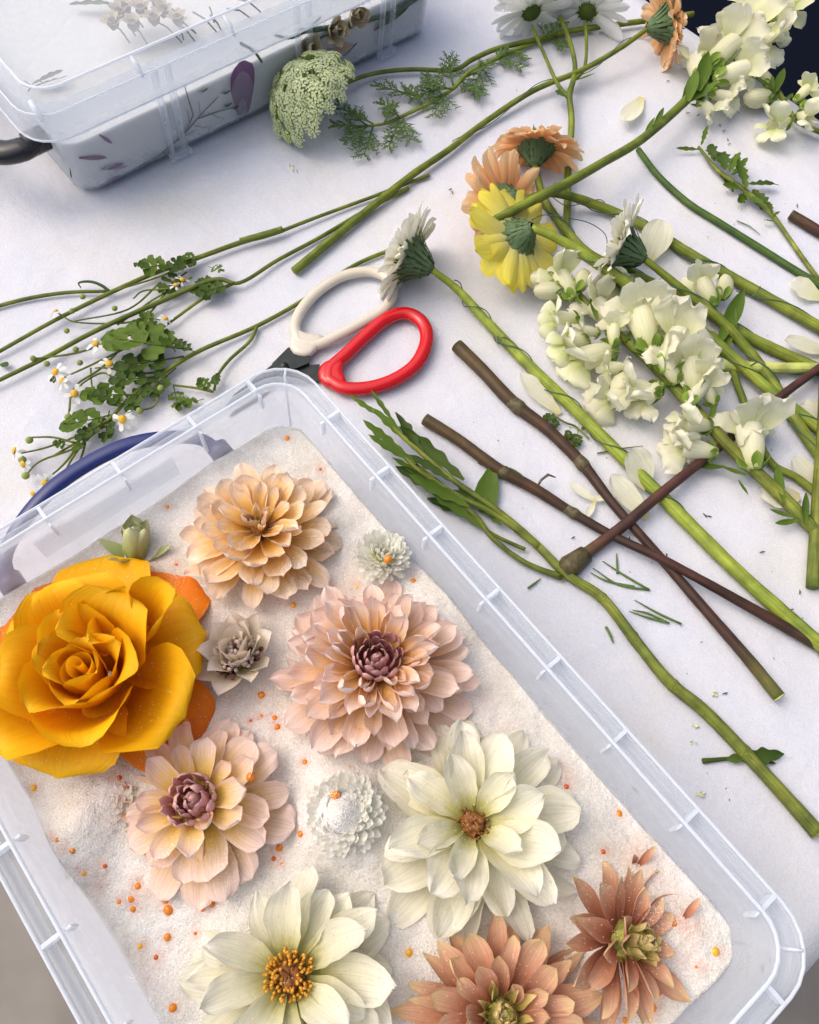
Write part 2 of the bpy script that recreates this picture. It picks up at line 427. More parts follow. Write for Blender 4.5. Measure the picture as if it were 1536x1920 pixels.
M['beadr'] = mat_plain('red_orange_bead', (.50, .085, .008), .2, .15, 300)
M['red'] = mat_plain('red_handle', (.50, .003, .006), .16, .03, 60)
M['cream'] = mat_plain('cream_handle', (.54, .49, .40), .22, .03, 60)
M['steel'] = mat_plain('dark_steel', (.03, .034, .034), .38, .2, 200, metallic=.7)
M['blue'] = mat_plain('blue_handle', (.003, .014, .11), .28, .05, 60)
M['black'] = mat_plain('black_handle', (.008, .008, .010), .25, .1, 60)
M['navy'] = mat_plain('navy_fabric', (.003, .005, .011), .95, .3, 900, .3, spec=.04)
M['wood'] = mat_plain('bench_wood', (.12, .08, .05), .6, .3, 40)
M['umbel'] = mat_petal('umbel_white_floret', [(0, (.80, .86, .56)), (1, (.88, .90, .74))], trans=.45, vein=.05)
M['umbelg'] = mat_plain('umbel_green', (.42, .52, .14), .6, .2, 300)
M['dill'] = mat_plain('feathery_green', (.075, .14, .02), .55, .25, 200)
M['purple'] = mat_petal('purple_petal', [(0, (.14, .07, .14)), (1, (.20, .10, .22))], trans=.1, vein=.2)
M['drygreen'] = mat_plain('dried_green', (.06, .10, .07), .7, .3, 200)
M['drycream'] = mat_petal('dried_cream', [(0, (.40, .30, .16)), (1, (.62, .52, .34))], trans=.2, vein=.2)
M['drybrown'] = mat_plain('dried_brown', (.10, .07, .05), .8, .4, 400, .4)
M['debris'] = mat_plain('dry_bits', (.07, .05, .03), .8, .5, 600)
M['crumb'] = mat_plain('pale_crumb', (.6, .6, .35), .8, .2, 600)
M['hair'] = mat_plain('floret_hair', (.50, .38, .33), .7, .3, 500)
M['hairdk'] = mat_plain('floret_dark_tip', (.14, .035, .03), .7, .3, 500)

def mat_cloth():
    m, nt, o = newmat('white_cloth'); L = nt.links
    tc = nt.nodes.new('ShaderNodeTexCoord')
    fib = N(nt, 'ShaderNodeTexNoise', Scale=800.0, Detail=4.0, Roughness=.6); L.new(tc.outputs['Object'], fib.inputs['Vector'])
    rot = nt.nodes.new('ShaderNodeMapping'); L.new(tc.outputs['Object'], rot.inputs[0])
    rot.inputs['Rotation'].default_value = (0, 0, R(52))
    rsc = nt.nodes.new('ShaderNodeMapping'); L.new(rot.outputs[0], rsc.inputs[0]); rsc.inputs['Scale'].default_value = (9, 34, 1)
    wr = N(nt, 'ShaderNodeTexNoise', Scale=1.0, Detail=4.0, Roughness=.55); L.new(rsc.outputs[0], wr.inputs['Vector'])
    big = N(nt, 'ShaderNodeTexNoise', Scale=9.0, Detail=3.0); L.new(tc.outputs['Object'], big.inputs['Vector'])
    stn = N(nt, 'ShaderNodeTexNoise', Scale=6.5, Detail=5.0, Roughness=.6); L.new(tc.outputs['Object'], stn.inputs['Vector'])
    c = ramp(nt, stn.outputs[0], [(.38, (.545, .56, .62)), (.54, (.565, .57, .605)), (.68, (.54, .54, .525))]).outputs[0]
    f2 = ramp(nt, fib.outputs[0], [(.3, (.90, .90, .90)), (.7, (1.05, 1.05, 1.05))]).outputs[0]
    c = mixc(nt, c, f2, 1.0, 'MULTIPLY')
    bs = N(nt, 'ShaderNodeBsdfPrincipled', Roughness=.9); bs.inputs['Specular IOR Level'].default_value = .15
    L.new(c, bs.inputs['Base Color'])
    b1 = N(nt, 'ShaderNodeBump', Strength=.6, Distance=.0009); L.new(fib.outputs[0], b1.inputs['Height'])
    msk = ramp(nt, big.outputs[0], [(.40, (0, 0, 0)), (.62, (1, 1, 1))]).outputs[0]
    wm = mixc(nt, wr.outputs[0], msk, 1.0, 'MULTIPLY')
    b2 = N(nt, 'ShaderNodeBump', Strength=.42, Distance=.006); L.new(wm, b2.inputs['Height']); L.new(b1.outputs[0], b2.inputs['Normal'])
    fol = N(nt, 'ShaderNodeTexNoise', Scale=14.0, Detail=3.0, Distortion=.8); L.new(tc.outputs['Object'], fol.inputs['Vector'])
    b4 = N(nt, 'ShaderNodeBump', Strength=.10, Distance=.03); L.new(fol.outputs[0], b4.inputs['Height']); L.new(b2.outputs[0], b4.inputs['Normal'])
    L.new(b4.outputs[0], bs.inputs['Normal'])
    L.new(bs.outputs[0], o.inputs[0])
    return m
M['cloth'] = mat_cloth()

def mat_sand(name='silica_sand', stain=True):
    m, nt, o = newmat(name); L = nt.links
    tc = nt.nodes.new('ShaderNodeTexCoord')
    gr = N(nt, 'ShaderNodeTexVoronoi', Scale=1500.0); L.new(tc.outputs['Object'], gr.inputs['Vector'])
    g2 = N(nt, 'ShaderNodeTexNoise', Scale=900.0, Detail=3.0, Roughness=.7); L.new(tc.outputs['Object'], g2.inputs['Vector'])
    big = N(nt, 'ShaderNodeTexNoise', Scale=38.0, Detail=4.0); L.new(tc.outputs['Object'], big.inputs['Vector'])
    c = ramp(nt, big.outputs[0], [(.3, (.60, .57, .51)), (.5, (.69, .67, .625)), (.7, (.78, .77, .75))]).outputs[0]
    f2 = ramp(nt, g2.outputs[0], [(.32, (.80, .79, .77)), (.58, (1.0, 1.0, 1.0)), (.72, (1.28, 1.28, 1.28))]).outputs[0]
    c = mixc(nt, c, f2, 1.0, 'MULTIPLY')
    if stain:
        at = nt.nodes.new('ShaderNodeAttribute'); at.attribute_name = 'stain'
        sn = N(nt, 'ShaderNodeTexNoise', Scale=520.0, Detail=3.0); L.new(tc.outputs['Object'], sn.inputs['Vector'])
        mu = N(nt, 'ShaderNodeMath'); mu.operation = 'MULTIPLY'; L.new(at.outputs['Fac'], mu.inputs[0])
        sr = N(nt, 'ShaderNodeMapRange'); L.new(sn.outputs[0], sr.inputs[0]); sr.inputs[1].default_value = .35; sr.inputs[2].default_value = .65; sr.inputs[3].default_value = .35
        L.new(sr.outputs[0], mu.inputs[1])
        c = mixc(nt, c, (.58, .22, .12), mu.outputs[0])
    bs = N(nt, 'ShaderNodeBsdfPrincipled', Roughness=.6); bs.inputs['Specular IOR Level'].default_value = .5
    bs.inputs['Subsurface Weight'].default_value = 0.0
    L.new(c, bs.inputs['Base Color'])
    rg = ramp(nt, gr.outputs['Color'], [(.15, (.12,) * 3), (.35, (.75,) * 3)]); L.new(rg.outputs[0], bs.inputs['Roughness'])
    b1 = N(nt, 'ShaderNodeBump', Strength=.6, Distance=.0005); L.new(gr.outputs['Distance'], b1.inputs['Height'])
    b2 = N(nt, 'ShaderNodeBump', Strength=.5, Distance=.0015); L.new(g2.outputs[0], b2.inputs['Height']); L.new(b1.outputs[0], b2.inputs['Normal'])
    g3 = N(nt, 'ShaderNodeTexNoise', Scale=110.0, Detail=4.0); L.new(tc.outputs['Object'], g3.inputs['Vector'])
    b3 = N(nt, 'ShaderNodeBump', Strength=.6, Distance=.004); L.new(g3.outputs[0], b3.inputs['Height']); L.new(b2.outputs[0], b3.inputs['Normal'])
    L.new(b3.outputs[0], bs.inputs['Normal'])
    L.new(bs.outputs[0], o.inputs[0])
    return m
M['sand'] = mat_sand()
M['sand2'] = mat_plain('packing_sand', (.60, .59, .57), .9, .06, 500, .4)
M['ground'] = mat_plain('concrete_ground', (.20, .185, .165), .9, .25, 7, .4)

# ================================================================== setting
FLOOR = -0.74
g = MB(); S = 40
g.add([(-S, -S, FLOOR), (S, -S, FLOOR), (S, S, FLOOR), (-S, S, FLOOR)], [(0, 1, 2, 3)])
tag(g.build('ground', M['ground'], smooth=False), kind='structure')

# table and its white cloth
TA0, TA1, TB0, TB1 = -1.60, 0.190, -0.160, 0.797
tb = empty('folding_table', AB((TA0 + TA1) / 2, (TB0 + TB1) / 2, FLOOR), label='folding table under the white cloth, standing on the concrete', cat='table')
def slab(mb, a0, a1, b0, b1, z0, z1, org=Vector((0, 0, 0))):
    v = [AB(a, b, z) - org for z in (z0, z1) for a, b in ((a0, b0), (a1, b0), (a1, b1), (a0, b1))]
    mb.add(v, [(3, 2, 1, 0), (4, 5, 6, 7), (0, 1, 5, 4), (1, 2, 6, 5), (2, 3, 7, 6), (3, 0, 4, 7)])
mb = MB(); slab(mb, TA0 + .01, TA1 - .006, TB0 + .006, TB1 - .006, -.035, -.004, tb.location); mb.build('tabletop', M['wood'], tb, False)
for (a, b) in ((TA0 + .1, TB0 + .08), (TA1 - .1, TB0 + .08), (TA1 - .1, TB1 - .08), (TA0 + .1, TB1 - .08)):
    v, f, uv = tube_data([AB(a, b, z) - tb.location for z in (FLOOR, -.3, -.036)], .014, 8)
    obj('leg', mesh('leg', v, f, M['steel'], uv), tb)

def cloth():
    na, nb = 150, 100; v = []; f = []
    rnd = random.Random(3)
    for i in range(na + 1):
        for j in range(nb + 1):
            # parameter runs past the edges: overhang hangs down
            u = -0.16 + (1.32) * i / na; w = -0.28 + 1.56 * j / nb
            a = TA0 + (TA1 - TA0) * min(max(u, 0), 1); b = TB0 + (TB1 - TB0) * min(max(w, 0), 1)
            du = max(0 - u, u - 1, 0) * (TA1 - TA0); dw = max(0 - w, w - 1, 0) * (TB1 - TB0)
            drop = max(du, dw)
            z = 0.0
            if drop > 0:
                z = -drop
                out = .006 + .012 * math.sin(a * 34 + b * 21) * min(1, drop * 6)
                if u < 0: a -= out
                if u > 1: a += out * .6
                if w < 0: b -= out * .5
                if w > 1: b += out
            else:
                z = .00045 * math.sin(a * 43 + 2 * math.sin(b * 17)) * math.sin(b * 31 + a * 9) - .0006
            v.append(AB(a, b, z))
    for i in range(na):
        for j in range(nb):
            q = i * (nb + 1) + j
            f.append((q, q + 1, q + nb + 2, q + nb + 1))
    o = obj('tablecloth', mesh('tablecloth', v, f, M['cloth']))
    tag(o, 'white crinkled cloth covering the table top', 'tablecloth')
cloth()

# dark navy bench beyond the far table edge
bn = empty('bench', AB(-.35, 1.12, FLOOR), label='dark navy cushioned bench beyond the table edge', cat='bench')
mb = MB(); slab(mb, -1.5, .9, .86, 1.75, -.36, -.28, bn.location); mb.build('cushion', M['navy'], bn, False)
mb = MB(); slab(mb, -1.5, .9, .86, 1.75, -.41, -.362, bn.location); mb.build('seat', M['wood'], bn, False)
for (a, b) in ((-1.4, .95), (.8, .95), (.8, 1.65), (-1.4, 1.65)):
    mb = MB(); slab(mb, a - .025, a + .025, b - .025, b + .025, FLOOR, -.412, bn.location); mb.build('leg', M['wood'], bn, False)

# ================================================================== storage boxes
def rrect(a0, a1, b0, b1, r, n=6):
    """rounded rectangle outline in tray coordinates"""
    out = []
    for (ca, cb, s) in ((a1 - r, b0 + r, -90), (a1 - r, b1 - r, 0), (a0 + r, b1 - r, 90), (a0 + r, b0 + r, 180)):
        for k in range(n + 1):
            t = R(s + 90 * k / n); out.append((ca + r * math.cos(t), cb + r * math.sin(t)))
    return out
def loops(mb, rings, closed_bottom=False, org=Vector((0, 0, 0))):
    """skin a list of (outline, z) rings; split long sides so that shading stays even"""
    n = len(rings[0][0]); v = []; f = []
    for ol, z in rings: v += [AB(a, b, z) - org for a, b in ol]
    for i in range(len(rings) - 1):
        for k in range(n):
            a = i * n + k; b = i * n + (k + 1) % n
            f.append((a, b, b + n, a + n))
    if closed_bottom: f.append(tuple((len(rings) - 1) * n + i for i in range(n)))
    mb.add(v, f)

def box_body(root, a0, a1, b0, b1, ztop, inset, flange, wallmat, long_axis, rib_step=.052, far_rib=True):
    """open storage box: rim outline a0..b1 at ztop; body walls taper inwards to the base"""
    org = root.location.copy()
    r = .030
    top = rrect(a0 + flange, a1 - flange, b0 + flange, b1 - flange, r - flange * .6)
    mid = rrect(a0 + flange + .003, a1 - flange - .003, b0 + flange + .003, b1 - flange - .003, r - flange * .6)
    bot = rrect(a0 + inset, a1 - inset, b0 + inset, b1 - inset, r - .008)
    bot2 = rrect(a0 + inset + .006, a1 - inset - .006, b0 + inset + .006, b1 - inset - .006, r - .012)
    mb = MB(); loops(mb, [(top, ztop), (mid, ztop - .022), (bot, .008), (bot2, .0025)], True, org)
    w = mb.build('wall', wallmat, root)
    md = w.modifiers.new('thick', 'SOLIDIFY'); md.thickness = .0014; md.offset = 1
    # thick inner and outer rim edges
    def ring_bead(ol, z, rad, name, flat=1.0):
        path = []
        m = len(ol)
        for k in range(m):
            p, q = Vector(ol[k]), Vector(ol[(k + 1) % m]); d = (q - p).length
            c = max(1, int(d / .03))
            for j in range(c): path.append(AB(*(p.lerp(q, j / c)), z) - org)
        v, f, uv = tube_data(path, rad, 6, closed=True, flat=flat)
        return obj(name, mesh(name, v, f, M['edge'], uv), root)
    ring_bead(top, ztop, .0011, 'inner_rim')
    outer = rrect(a0, a1, b0, b1, r)
    ring_bead(outer, ztop - .0015, .0010, 'outer_rim')
    # rim plate between them and the outer skirt
    mb = MB(); loops(mb, [(rrect(a0 + flange - .001, a1 - flange + .001, b0 + flange - .001, b1 - flange + .001, r - flange * .5), ztop - .009),
                          (rrect(a0 + .0006, a1 - .0006, b0 + .0006, b1 - .0006, r), ztop - .010), (outer, ztop - .002)], False, org)
    o_ = mb.build('rim', M['rimplate'], root); md = o_.modifiers.new('thick', 'SOLIDIFY'); md.thickness = .0010
    mb = MB(); loops(mb, [(outer, ztop - .011), (rrect(a0 + .0015, a1 - .0015, b0 + .0015, b1 - .0015, r), ztop - .022)], False, org)
    o_ = mb.build('rim_skirt', M['rimplate'], root); md = o_.modifiers.new('thick', 'SOLIDIFY'); md.thickness = .0010
    return org

def add_rib(root, a0, a1, b0, b1, z0, z1, name='rib'):
    mb = MB(); slab(mb, a0, a1, b0, b1, z0, z1, root.location)
    return mb.build(name, M['edge'], root, False)

# ---- front tray, full of silica sand
RA0, RA1, RB0, RB1, RZ = -.307, .160, -.143, .160, .100
FL = .0115
tray = empty('storage_tray', AB((RA0 + RA1) / 2, (RB0 + RB1) / 2, 0.0), label='open frosted plastic tray of white drying sand and flower heads', cat='storage box')
box_body(tray, RA0, RA1, RB0, RB1, RZ, .028, FL, M['wall'], 'a')
k = 0
a = RA0 + .058
while a < RA1 - .03:
    for (b0, b1) in ((RB1 - FL + .0012, RB1 - .0010), (RB0 + .0010, RB0 + FL - .0012)):
        add_rib(tray, a - .0011, a + .0011, b0, b1, RZ - .0085, RZ - .0006)
    # small tabs that run down the inner wall below each rib
    add_rib(tray, a - .0007, a + .0007, RB1 - FL - .0045, RB1 - FL - .0012, RZ - .016, RZ - .002, 'tab')
    add_rib(tray, a - .0007, a + .0007, RB0 + FL + .0012, RB0 + FL + .0050, RZ - .014, RZ - .002, 'tab')
    a += .0535
for b in (-.085, -.030, .022, .078, .125):
    for (a0, a1) in ((RA0 + .0010, RA0 + FL - .0012), (RA1 - FL + .0012, RA1 - .0010)):
        add_rib(tray, a0, a1, b - .0011, b + .0011, RZ - .0085, RZ - .0006)
    add_rib(tray, RA0 + FL + .0012, RA0 + FL + .0050, b - .0008, b + .0008, RZ - .026 if b in (.078,) else RZ - .016, RZ - .002, 'tab')
# handle plates moulded into the far wall
for (b0, b1) in ((-.045, .055),):
    mb = MB(); slab(mb, RA0 + FL + .0015, RA0 + FL + .0030, b0, b1, RZ - .034, RZ - .012, tray.location); mb.build('handle_plate', M['rimplate'], tray, False)
# moulded corner seams
for (ca, cb, sa, sb) in ((RA0, RB1, 1, -1), (RA1, RB1, -1, -1), (RA1, RB0, -1, 1), (RA0, RB0, 1, 1)):
    q = [AB(ca + sa * d, cb + sb * d, z) - tray.location for d, z in ((.0095, RZ - .0005), (.0128, RZ - .001), (.0155, RZ - .03), (.0180, RZ - .055))]
    v, f, uv = tube_data(q, .0008, 6); obj('corner_seam', mesh('corner_seam', v, f, M['edge'], uv), tray)
# folding blue handle on the far end
hp = [AB(RA0 + .012, .088, .058), AB(RA0 - .003, .080, .064), AB(RA0 - .016, .060, .068), AB(RA0 - .025, .036, .070), AB(RA0 - .028, .008, .070),
      AB(RA0 - .025, -.020, .070), AB(RA0 - .016, -.046, .068), AB(RA0 - .003, -.066, .064), AB(RA0 + .012, -.072, .058)]
v, f, uv = tube_data(catmull([p - tray.location for p in hp], 8), [.0045, .0050, .0056, .0060, .0060, .0060, .0056, .0050, .0045], 10, flat=.6, up=Vector((0, 0, 1)))
hd = obj('handle', mesh('handle', v, f, M['blue'], uv), tray); hd['label'] = 'blue curved folding handle'
for b in (.088, -.072):
    v, f, uv = tube_data([AB(RA0 + .0165, b, .056) - tray.location, AB(RA0 + .006, b, .056) - tray.location], .008, 14)
    o_ = obj('pivot', mesh('pivot', v, f, M['blue'], uv), hd)

# ---- closed box at the back, lid on
CA0, CA1, CB0, CB1, CZ = -.906, -.603, .120, .588, .104
box = empty('lidded_box', AB((CA0 + CA1) / 2, (CB0 + CB1) / 2, 0.0), label='closed frosted plastic box with lid, dried flowers pressed against its wall', cat='storage box')
M['wall2'] = mat_plastic('frosted_plastic_box', .18)
org = box.location
fl2 = .018
top = rrect(CA0 + fl2, CA1 - fl2, CB0 + fl2, CB1 - fl2, .024); bot = rrect(CA0 + .027, CA1 - .027, CB0 + .027, CB1 - .027, .020)
bot2 = rrect(CA0 + .033, CA1 - .033, CB0 + .033, CB1 - .033, .016)
mb = MB(); loops(mb, [(top, CZ), (bot, .008), (bot2, .0025)], True, org)
o_ = mb.build('wall', M['wall2'], box); md = o_.modifiers.new('thick', 'SOLIDIFY'); md.thickness = .0014; md.offset = 1
def offs(d, r): return rrect(CA0 + d, CA1 - d, CB0 + d, CB1 - d, r)
mb = MB(); loops(mb, [(offs(.0, .032), CZ - .018), (offs(.0022, .032), CZ + .002), (offs(.0045, .030), CZ + .0035)], False, org)
o_ = mb.build('lid_skirt', M['rimplate'], box); md = o_.modifiers.new('thick', 'SOLIDIFY'); md.thickness = .0014
mb = MB(); loops(mb, [(offs(.0045, .030), CZ + .0035), (offs(.014, .026), CZ + .0050), (offs(.0165, .025), CZ + .0120), (offs(.0195, .024), CZ + .0135), (offs(.024, .022), CZ + .0105)], True, org)
o_ = mb.build('lid', M['wall_back'], box); md = o_.modifiers.new('thick', 'SOLIDIFY'); md.thickness = .0012
def bead2(ol, z, rad, name):
    path = []
    for k in range(len(ol)):
        p, q = Vector(ol[k]), Vector(ol[(k + 1) % len(ol)]); c = max(1, int((q - p).length / .03))
        for j in range(c): path.append(AB(*(p.lerp(q, j / c)), z) - org)
    v, f, uv = tube_data(path, rad, 6, closed=True)
    return obj(name, mesh(name, v, f, M['edge'], uv), box)
bead2(offs(.0002, .032), CZ - .018, .0010, 'lid_edge')
bead2(offs(.0040, .030), CZ + .0030, .0007, 'lid_edge')
bead2(offs(.0185, .024), CZ + .0132, .0012, 'lid_edge')
for b in (.247, .395, .497):
    for d in (-.0065, .0065):
        q = [AB(CA1 - .0165, b + d, CZ - .006) - org, AB(CA1 - .0205, b + d, .05) - org, AB(CA1 - .0255, b + d, .008) - org]
        v, f, uv = tube_data(q, [.0040, .0040, .0032], 6, flat=.8); obj('rib', mesh('rib', v, f, M['rimplate'], uv), box)
    mb = MB(); slab(mb, CA1 - .0255, CA1 - .0190, b - .011, b + .011, .004, .0095, org); mb.build('rib_foot', M['rimplate'], box, False)
for b in (.1345, .225, .315, .43, .53):
    q = [AB(CA1 - .0175, b, CZ + .0115) - org, AB(CA1 - .010, b, CZ + .0085) - org, AB(CA1 - .0030, b, CZ + .001) - org]
    v, f, uv = tube_data(q, [.0018, .0026, .0008], 6); obj('lid_tab', mesh('lid_tab', v, f, M['edge'], uv), box)
hb = [AB(CA1 - .055, CB0 + .012, .055), AB(CA1 - .052, CB0 + .000, .055), AB(CA1 - .062, CB0 - .018, .054), AB(CA1 - .09, CB0 - .030, .054), AB(CA1 - .15, CB0 - .038, .054),
      AB(CA1 - .21, CB0 - .030, .054), AB(CA1 - .238, CB0 - .018, .054), AB(CA1 - .248, CB0 + .0, .055), AB(CA1 - .246, CB0 + .012, .055)]
v, f, uv = tube_data(catmull([p - org for p in hb], 8), [.0100, .0118, .0120, .0110, .0100, .0110, .012, .0118, .0100], 10, flat=.7, up=Vector((0, 0, 1)))
o_ = obj('handle', mesh('handle', v, f, M['black'], uv), box); o_['label'] = 'black curved folding handle'
for a in (CA1 - .054, CA1 - .247):
    v, f, uv = tube_data([AB(a, CB0 + .0225, .055) - org, AB(a, CB0 + .004, .055) - org], .0105, 14); obj('pivot', mesh('pivot', v, f, M['black'], uv), o_)

# ================================================================== sand
SA0, SA1, SB0, SB1 = RA0 + .0185, RA1 - .0185, RB0 + .0185, RB1 - .0185
SZ = .055
LUMPS = []            # (photo x, photo y, radius m, height m)
STAINS = []
BEADS = [(539,822,0),(601,880,2),(314,951,0),(290,1083,0),(331,1058,2),(351,1112,0),(351,1150,0),(775,1089,0),(670,1100,1),(577,1100,2),(589,1094,2),(620,1108,0),
 (550,1135,1),(490,1303,0),(490,1343,0),(470,1352,2),(515,1346,0),(520,1363,0),(572,1430,0),(565,1563,0),(524,1590,0),(513,1610,2),(527,1619,0),
 (18,1407,2),(64,1478,1),(110,1573,0),(136,1593,0),(156,1633,1),(196,1622,2),(222,1460,2),(238,1476,2),(236,1504,2),(238,1530,0),
 (259,1661,0),(224,1689,0),(247,1684,0),(250,1704,0),(311,1687,0),(316,1705,0),(381,1702,0),(398,1695,0),(314,1757,0),(263,1774,1),(293,1795,2),(368,1749,2),
 (324,1891,0),(338,1643,2),(1041,1431,0),(1062,1476,2),(1161,1526,0),(1131,1597,2),(1264,1731,0),(1341,1784,1),(1306,1811,0),(1237,1861,2),(1226,1890,0),(1211,1906,1),(1173,1913,0),(767,1786,1)]
LUMPS += [(490, 1000, .062, .008), (700, 1260, .07, .008), (390, 1490, .060, .008), (890, 1540, .068, .006), (560, 1800, .07, .006), (860, 1130, .03, .004), (630, 1000, .03, .006), (1000, 1480, .03, .004), (640, 1528, .023, .022), (650, 1560, .03, .008),
          (160, 1570, .024, .016), (190, 1500, .03, .010), (720, 1060, .03, .004), (1210, 1650, .04, .007), (1290, 1760, .03, .008), (60, 1250, .06, .006), (455, 1225, .03, .003),
          (1080, 1560, .03, .006), (300, 1650, .03, .004), (600, 840, .04, .004), (440, 860, .04, .003), (820, 1120, .04, .006), (250, 1820, .05, -.004), (1330, 1870, .05, .006), (560, 1100, .03, .003), (270, 980, .04, .003)]
LW = [(P(x, y, SZ), r, h) for x, y, r, h in LUMPS]
def fnoise(x, y):
    s = 0.0
    for k, (fx, fy, p) in enumerate(((61, 37, .3), (-43, 71, 1.7), (127, -83, 2.1), (95, 149, .6), (-211, 131, 4.0), (260, 240, 1.1))):
        s += math.sin(x * fx + y * fy + p + 1.3 * math.sin(y * fx * .7 - x * fy * .4)) / (1 + k * .8)
    return s
def sand_z(x, y):
    z = SZ + .0008 * fnoise(x, y)
    for c, r, h in LW:
        d2 = ((x - c.x) ** 2 + (y - c.y) ** 2) / (r * r)
        if d2 < 6: z += h * math.exp(-d2 * 1.4)
    return z
def sand_tray():
    na, nb = 250, 165; r = .020
    ca, cb = (SA0 + SA1) / 2, (SB0 + SB1) / 2; ha, hb_ = (SA1 - SA0) / 2, (SB1 - SB0) / 2
    bead_pts = [P(x, y, SZ + .003) for x, y, t in BEADS]
    extra = [(P(x, y, SZ), rr, s) for x, y, rr, s in ((262, 1652, .006, .3), (283, 1680, .006, .25), (190, 1660, .006, .35), (280, 1830, .010, .25), (1055, 1455, .008, .4), (1190, 1600, .012, .35),
             (1235, 1680, .016, .28), (1285, 1740, .008, .4), (1270, 1800, .008, .25), (300, 1075, .009, .12), (225, 1000, .01, .15), (640, 1110, .01, .2), (905, 1310, .01, .15), (535, 1120, .01, .3), (940, 1370, .01, .15), (1050, 1800, .02, .12), (420, 1440, .05, .12), (700, 1300, .07, .12), (480, 1050, .06, .12), (150, 1300, .08, .14))]
    v = []; st = []; f = []
    for i in range(na + 1):
        for j in range(nb + 1):
            u = (-1 + 2 * i / na) * ha; w = (-1 + 2 * j / nb) * hb_
            du, dw = abs(u) - (ha - r), abs(w) - (hb_ - r)
            if du > 0 and dw > 0:
                d = math.hypot(du, dw)
                if d > r: du *= r / d; dw *= r / d; u = math.copysign(ha - r + du, u); w = math.copysign(hb_ - r + dw, w)
            p = AB(ca + u, cb + w)
            z = sand_z(p.x, p.y)
            dw_ = max(0.0, min(ha - abs(u), hb_ - abs(w)))
            if dw_ < .014: z += (1 - dw_ / .014) ** 2 * .0016 * (1 + .6 * fnoise(p.x * .45 + 3, p.y * .45))
            v.append(Vector((p.x, p.y, z)))
            s = 0.0
            for q in bead_pts:
                d2 = (p.x - q.x) ** 2 + (p.y - q.y) ** 2
                if d2 < 1.2e-4: s += .55 * math.exp(-d2 / (.0036 ** 2))
            for q, rr, k in extra:
                d2 = (p.x - q.x) ** 2 + (p.y - q.y) ** 2
                if d2 < 9 * rr * rr: s += k * math.exp(-d2 / (rr * rr))
            st.append(min(s, .85))
    idx = lambda i, j: i * (nb + 1) + j
    for i in range(na):
        for j in range(nb): f.append((idx(i, j), idx(i + 1, j), idx(i + 1, j + 1), idx(i, j + 1)))
    ring = [idx(i, 0) for i in range(na)] + [idx(na, j) for j in range(nb)] + [idx(i, nb) for i in range(na, 0, -1)] + [idx(0, j) for j in range(nb, 0, -1)]
    n0 = len(v)
    cen = AB(ca, cb)
    for k in ring:
        p = v[k]; v.append(Vector((cen.x + (p.x - cen.x) * .96, cen.y + (p.y - cen.y) * .96, .0075))); st.append(0)
    m_ = len(ring)
    for k in range(m_): f.append((ring[(k + 1) % m_], ring[k], n0 + k, n0 + (k + 1) % m_))
    me = mesh('drying_sand', v, f, M['sand'])
    at = me.attributes.new('stain', 'FLOAT', 'POINT'); at.data.foreach_set('value', st)
    o = obj('drying_sand', me)
    tag(o, 'white granular drying sand filling the open tray', 'sand', kind='stuff')
sand_tray()

def surf(x, y, dz=0.0):
    """point on the sand seen at a photo pixel"""
    z = SZ
    for _ in range(4):
        p = P(x, y, z); z = sand_z(p.x, p.y)
    p = P(x, y, z); p.z += dz
    return p

# ================================================================== flowers in the tray
def flower_root(name, label, cat, x, y, dz, axis, group=None):
    p = surf(x, y, dz)
    return empty(name, p, axis_quat(axis), label, cat, group)

def whorl(root, n, mat, L, W, r0, z0, elev, key='dahlia', nvar=5, jit=1.0, yaw0=0.0, seed=0, name='petal', cupj=.28, skip=None, arc=None, lj=.10, **kw):
    rnd = random.Random(seed)
    vars_ = []
    for k in range(nvar):
        kk = dict(kw)
        c = kk.get('cup', (.5, .5)); d = rnd.uniform(-cupj, cupj); kk['cup'] = (c[0] + d, c[1] + d * 1.5)
        kk.setdefault('crump', .07)
        kk['bend'] = kk.get('bend', 0) + rnd.uniform(-.2, .2)
        kk['tip'] = kk.get('tip', 0) + rnd.uniform(-.6, .6)
        kk['twist'] = kk.get('twist', 0) + rnd.uniform(-.22, .22) * jit
        kk['skew'] = kk.get('skew', 0) + rnd.uniform(-.10, .10) * jit
        vars_.append(petal(name, mat, L, W * rnd.uniform(.9, 1.1), key, seed=seed * 17 + k, **kk))
    out = []
    for i in range(n):
        yaw = yaw0 + (2 * math.pi * i / n if arc is None else arc[0] + (arc[1] - arc[0]) * i / max(1, n - 1)) + rnd.uniform(-.5, .5) * jit * (2 * math.pi / n) * .5
        if skip and skip(yaw): continue
        el = R(elev) + rnd.uniform(-.10, .10) * jit
        s = 1 + rnd.uniform(-lj, lj)
        if jit >= 1 and rnd.random() < .16: el += rnd.uniform(-.32, .30); s *= rnd.uniform(.82, 1.0); yaw += rnd.uniform(-.15, .15)
        q = orient(yaw, el, rnd.uniform(-.22, .22) * jit)
        loc = Vector((-math.sin(yaw) * r0, math.cos(yaw) * r0, z0))
        out.append(obj(name, vars_[rnd.randrange(nvar)], root, loc, q, (s * rnd.uniform(.85, 1.12) * rnd.choice((-1, 1)), s, s)))
    return out

def dome(name, mat, root, r, h, z0, bumps=0.0, seed=0, rings=7, seg=18):
    rnd = random.Random(seed); v = []; f = []
    for i in range(rings + 1):
        t = i / rings * math.pi / 2
        for k in range(seg):
            a = 2 * math.pi * k / seg; d = 1 + rnd.uniform(-bumps, bumps)
            v.append(Vector((r * math.cos(t) * math.cos(a) * d, r * math.cos(t) * math.sin(a) * d, z0 + h * math.sin(t) * d)))
    for i in range(rings):
        for k in range(seg): f.append((i * seg + k, i * seg + (k + 1) % seg, (i + 1) * seg + (k + 1) % seg, (i + 1) * seg + k))
    return obj(name, mesh(name, v, f, mat), root)

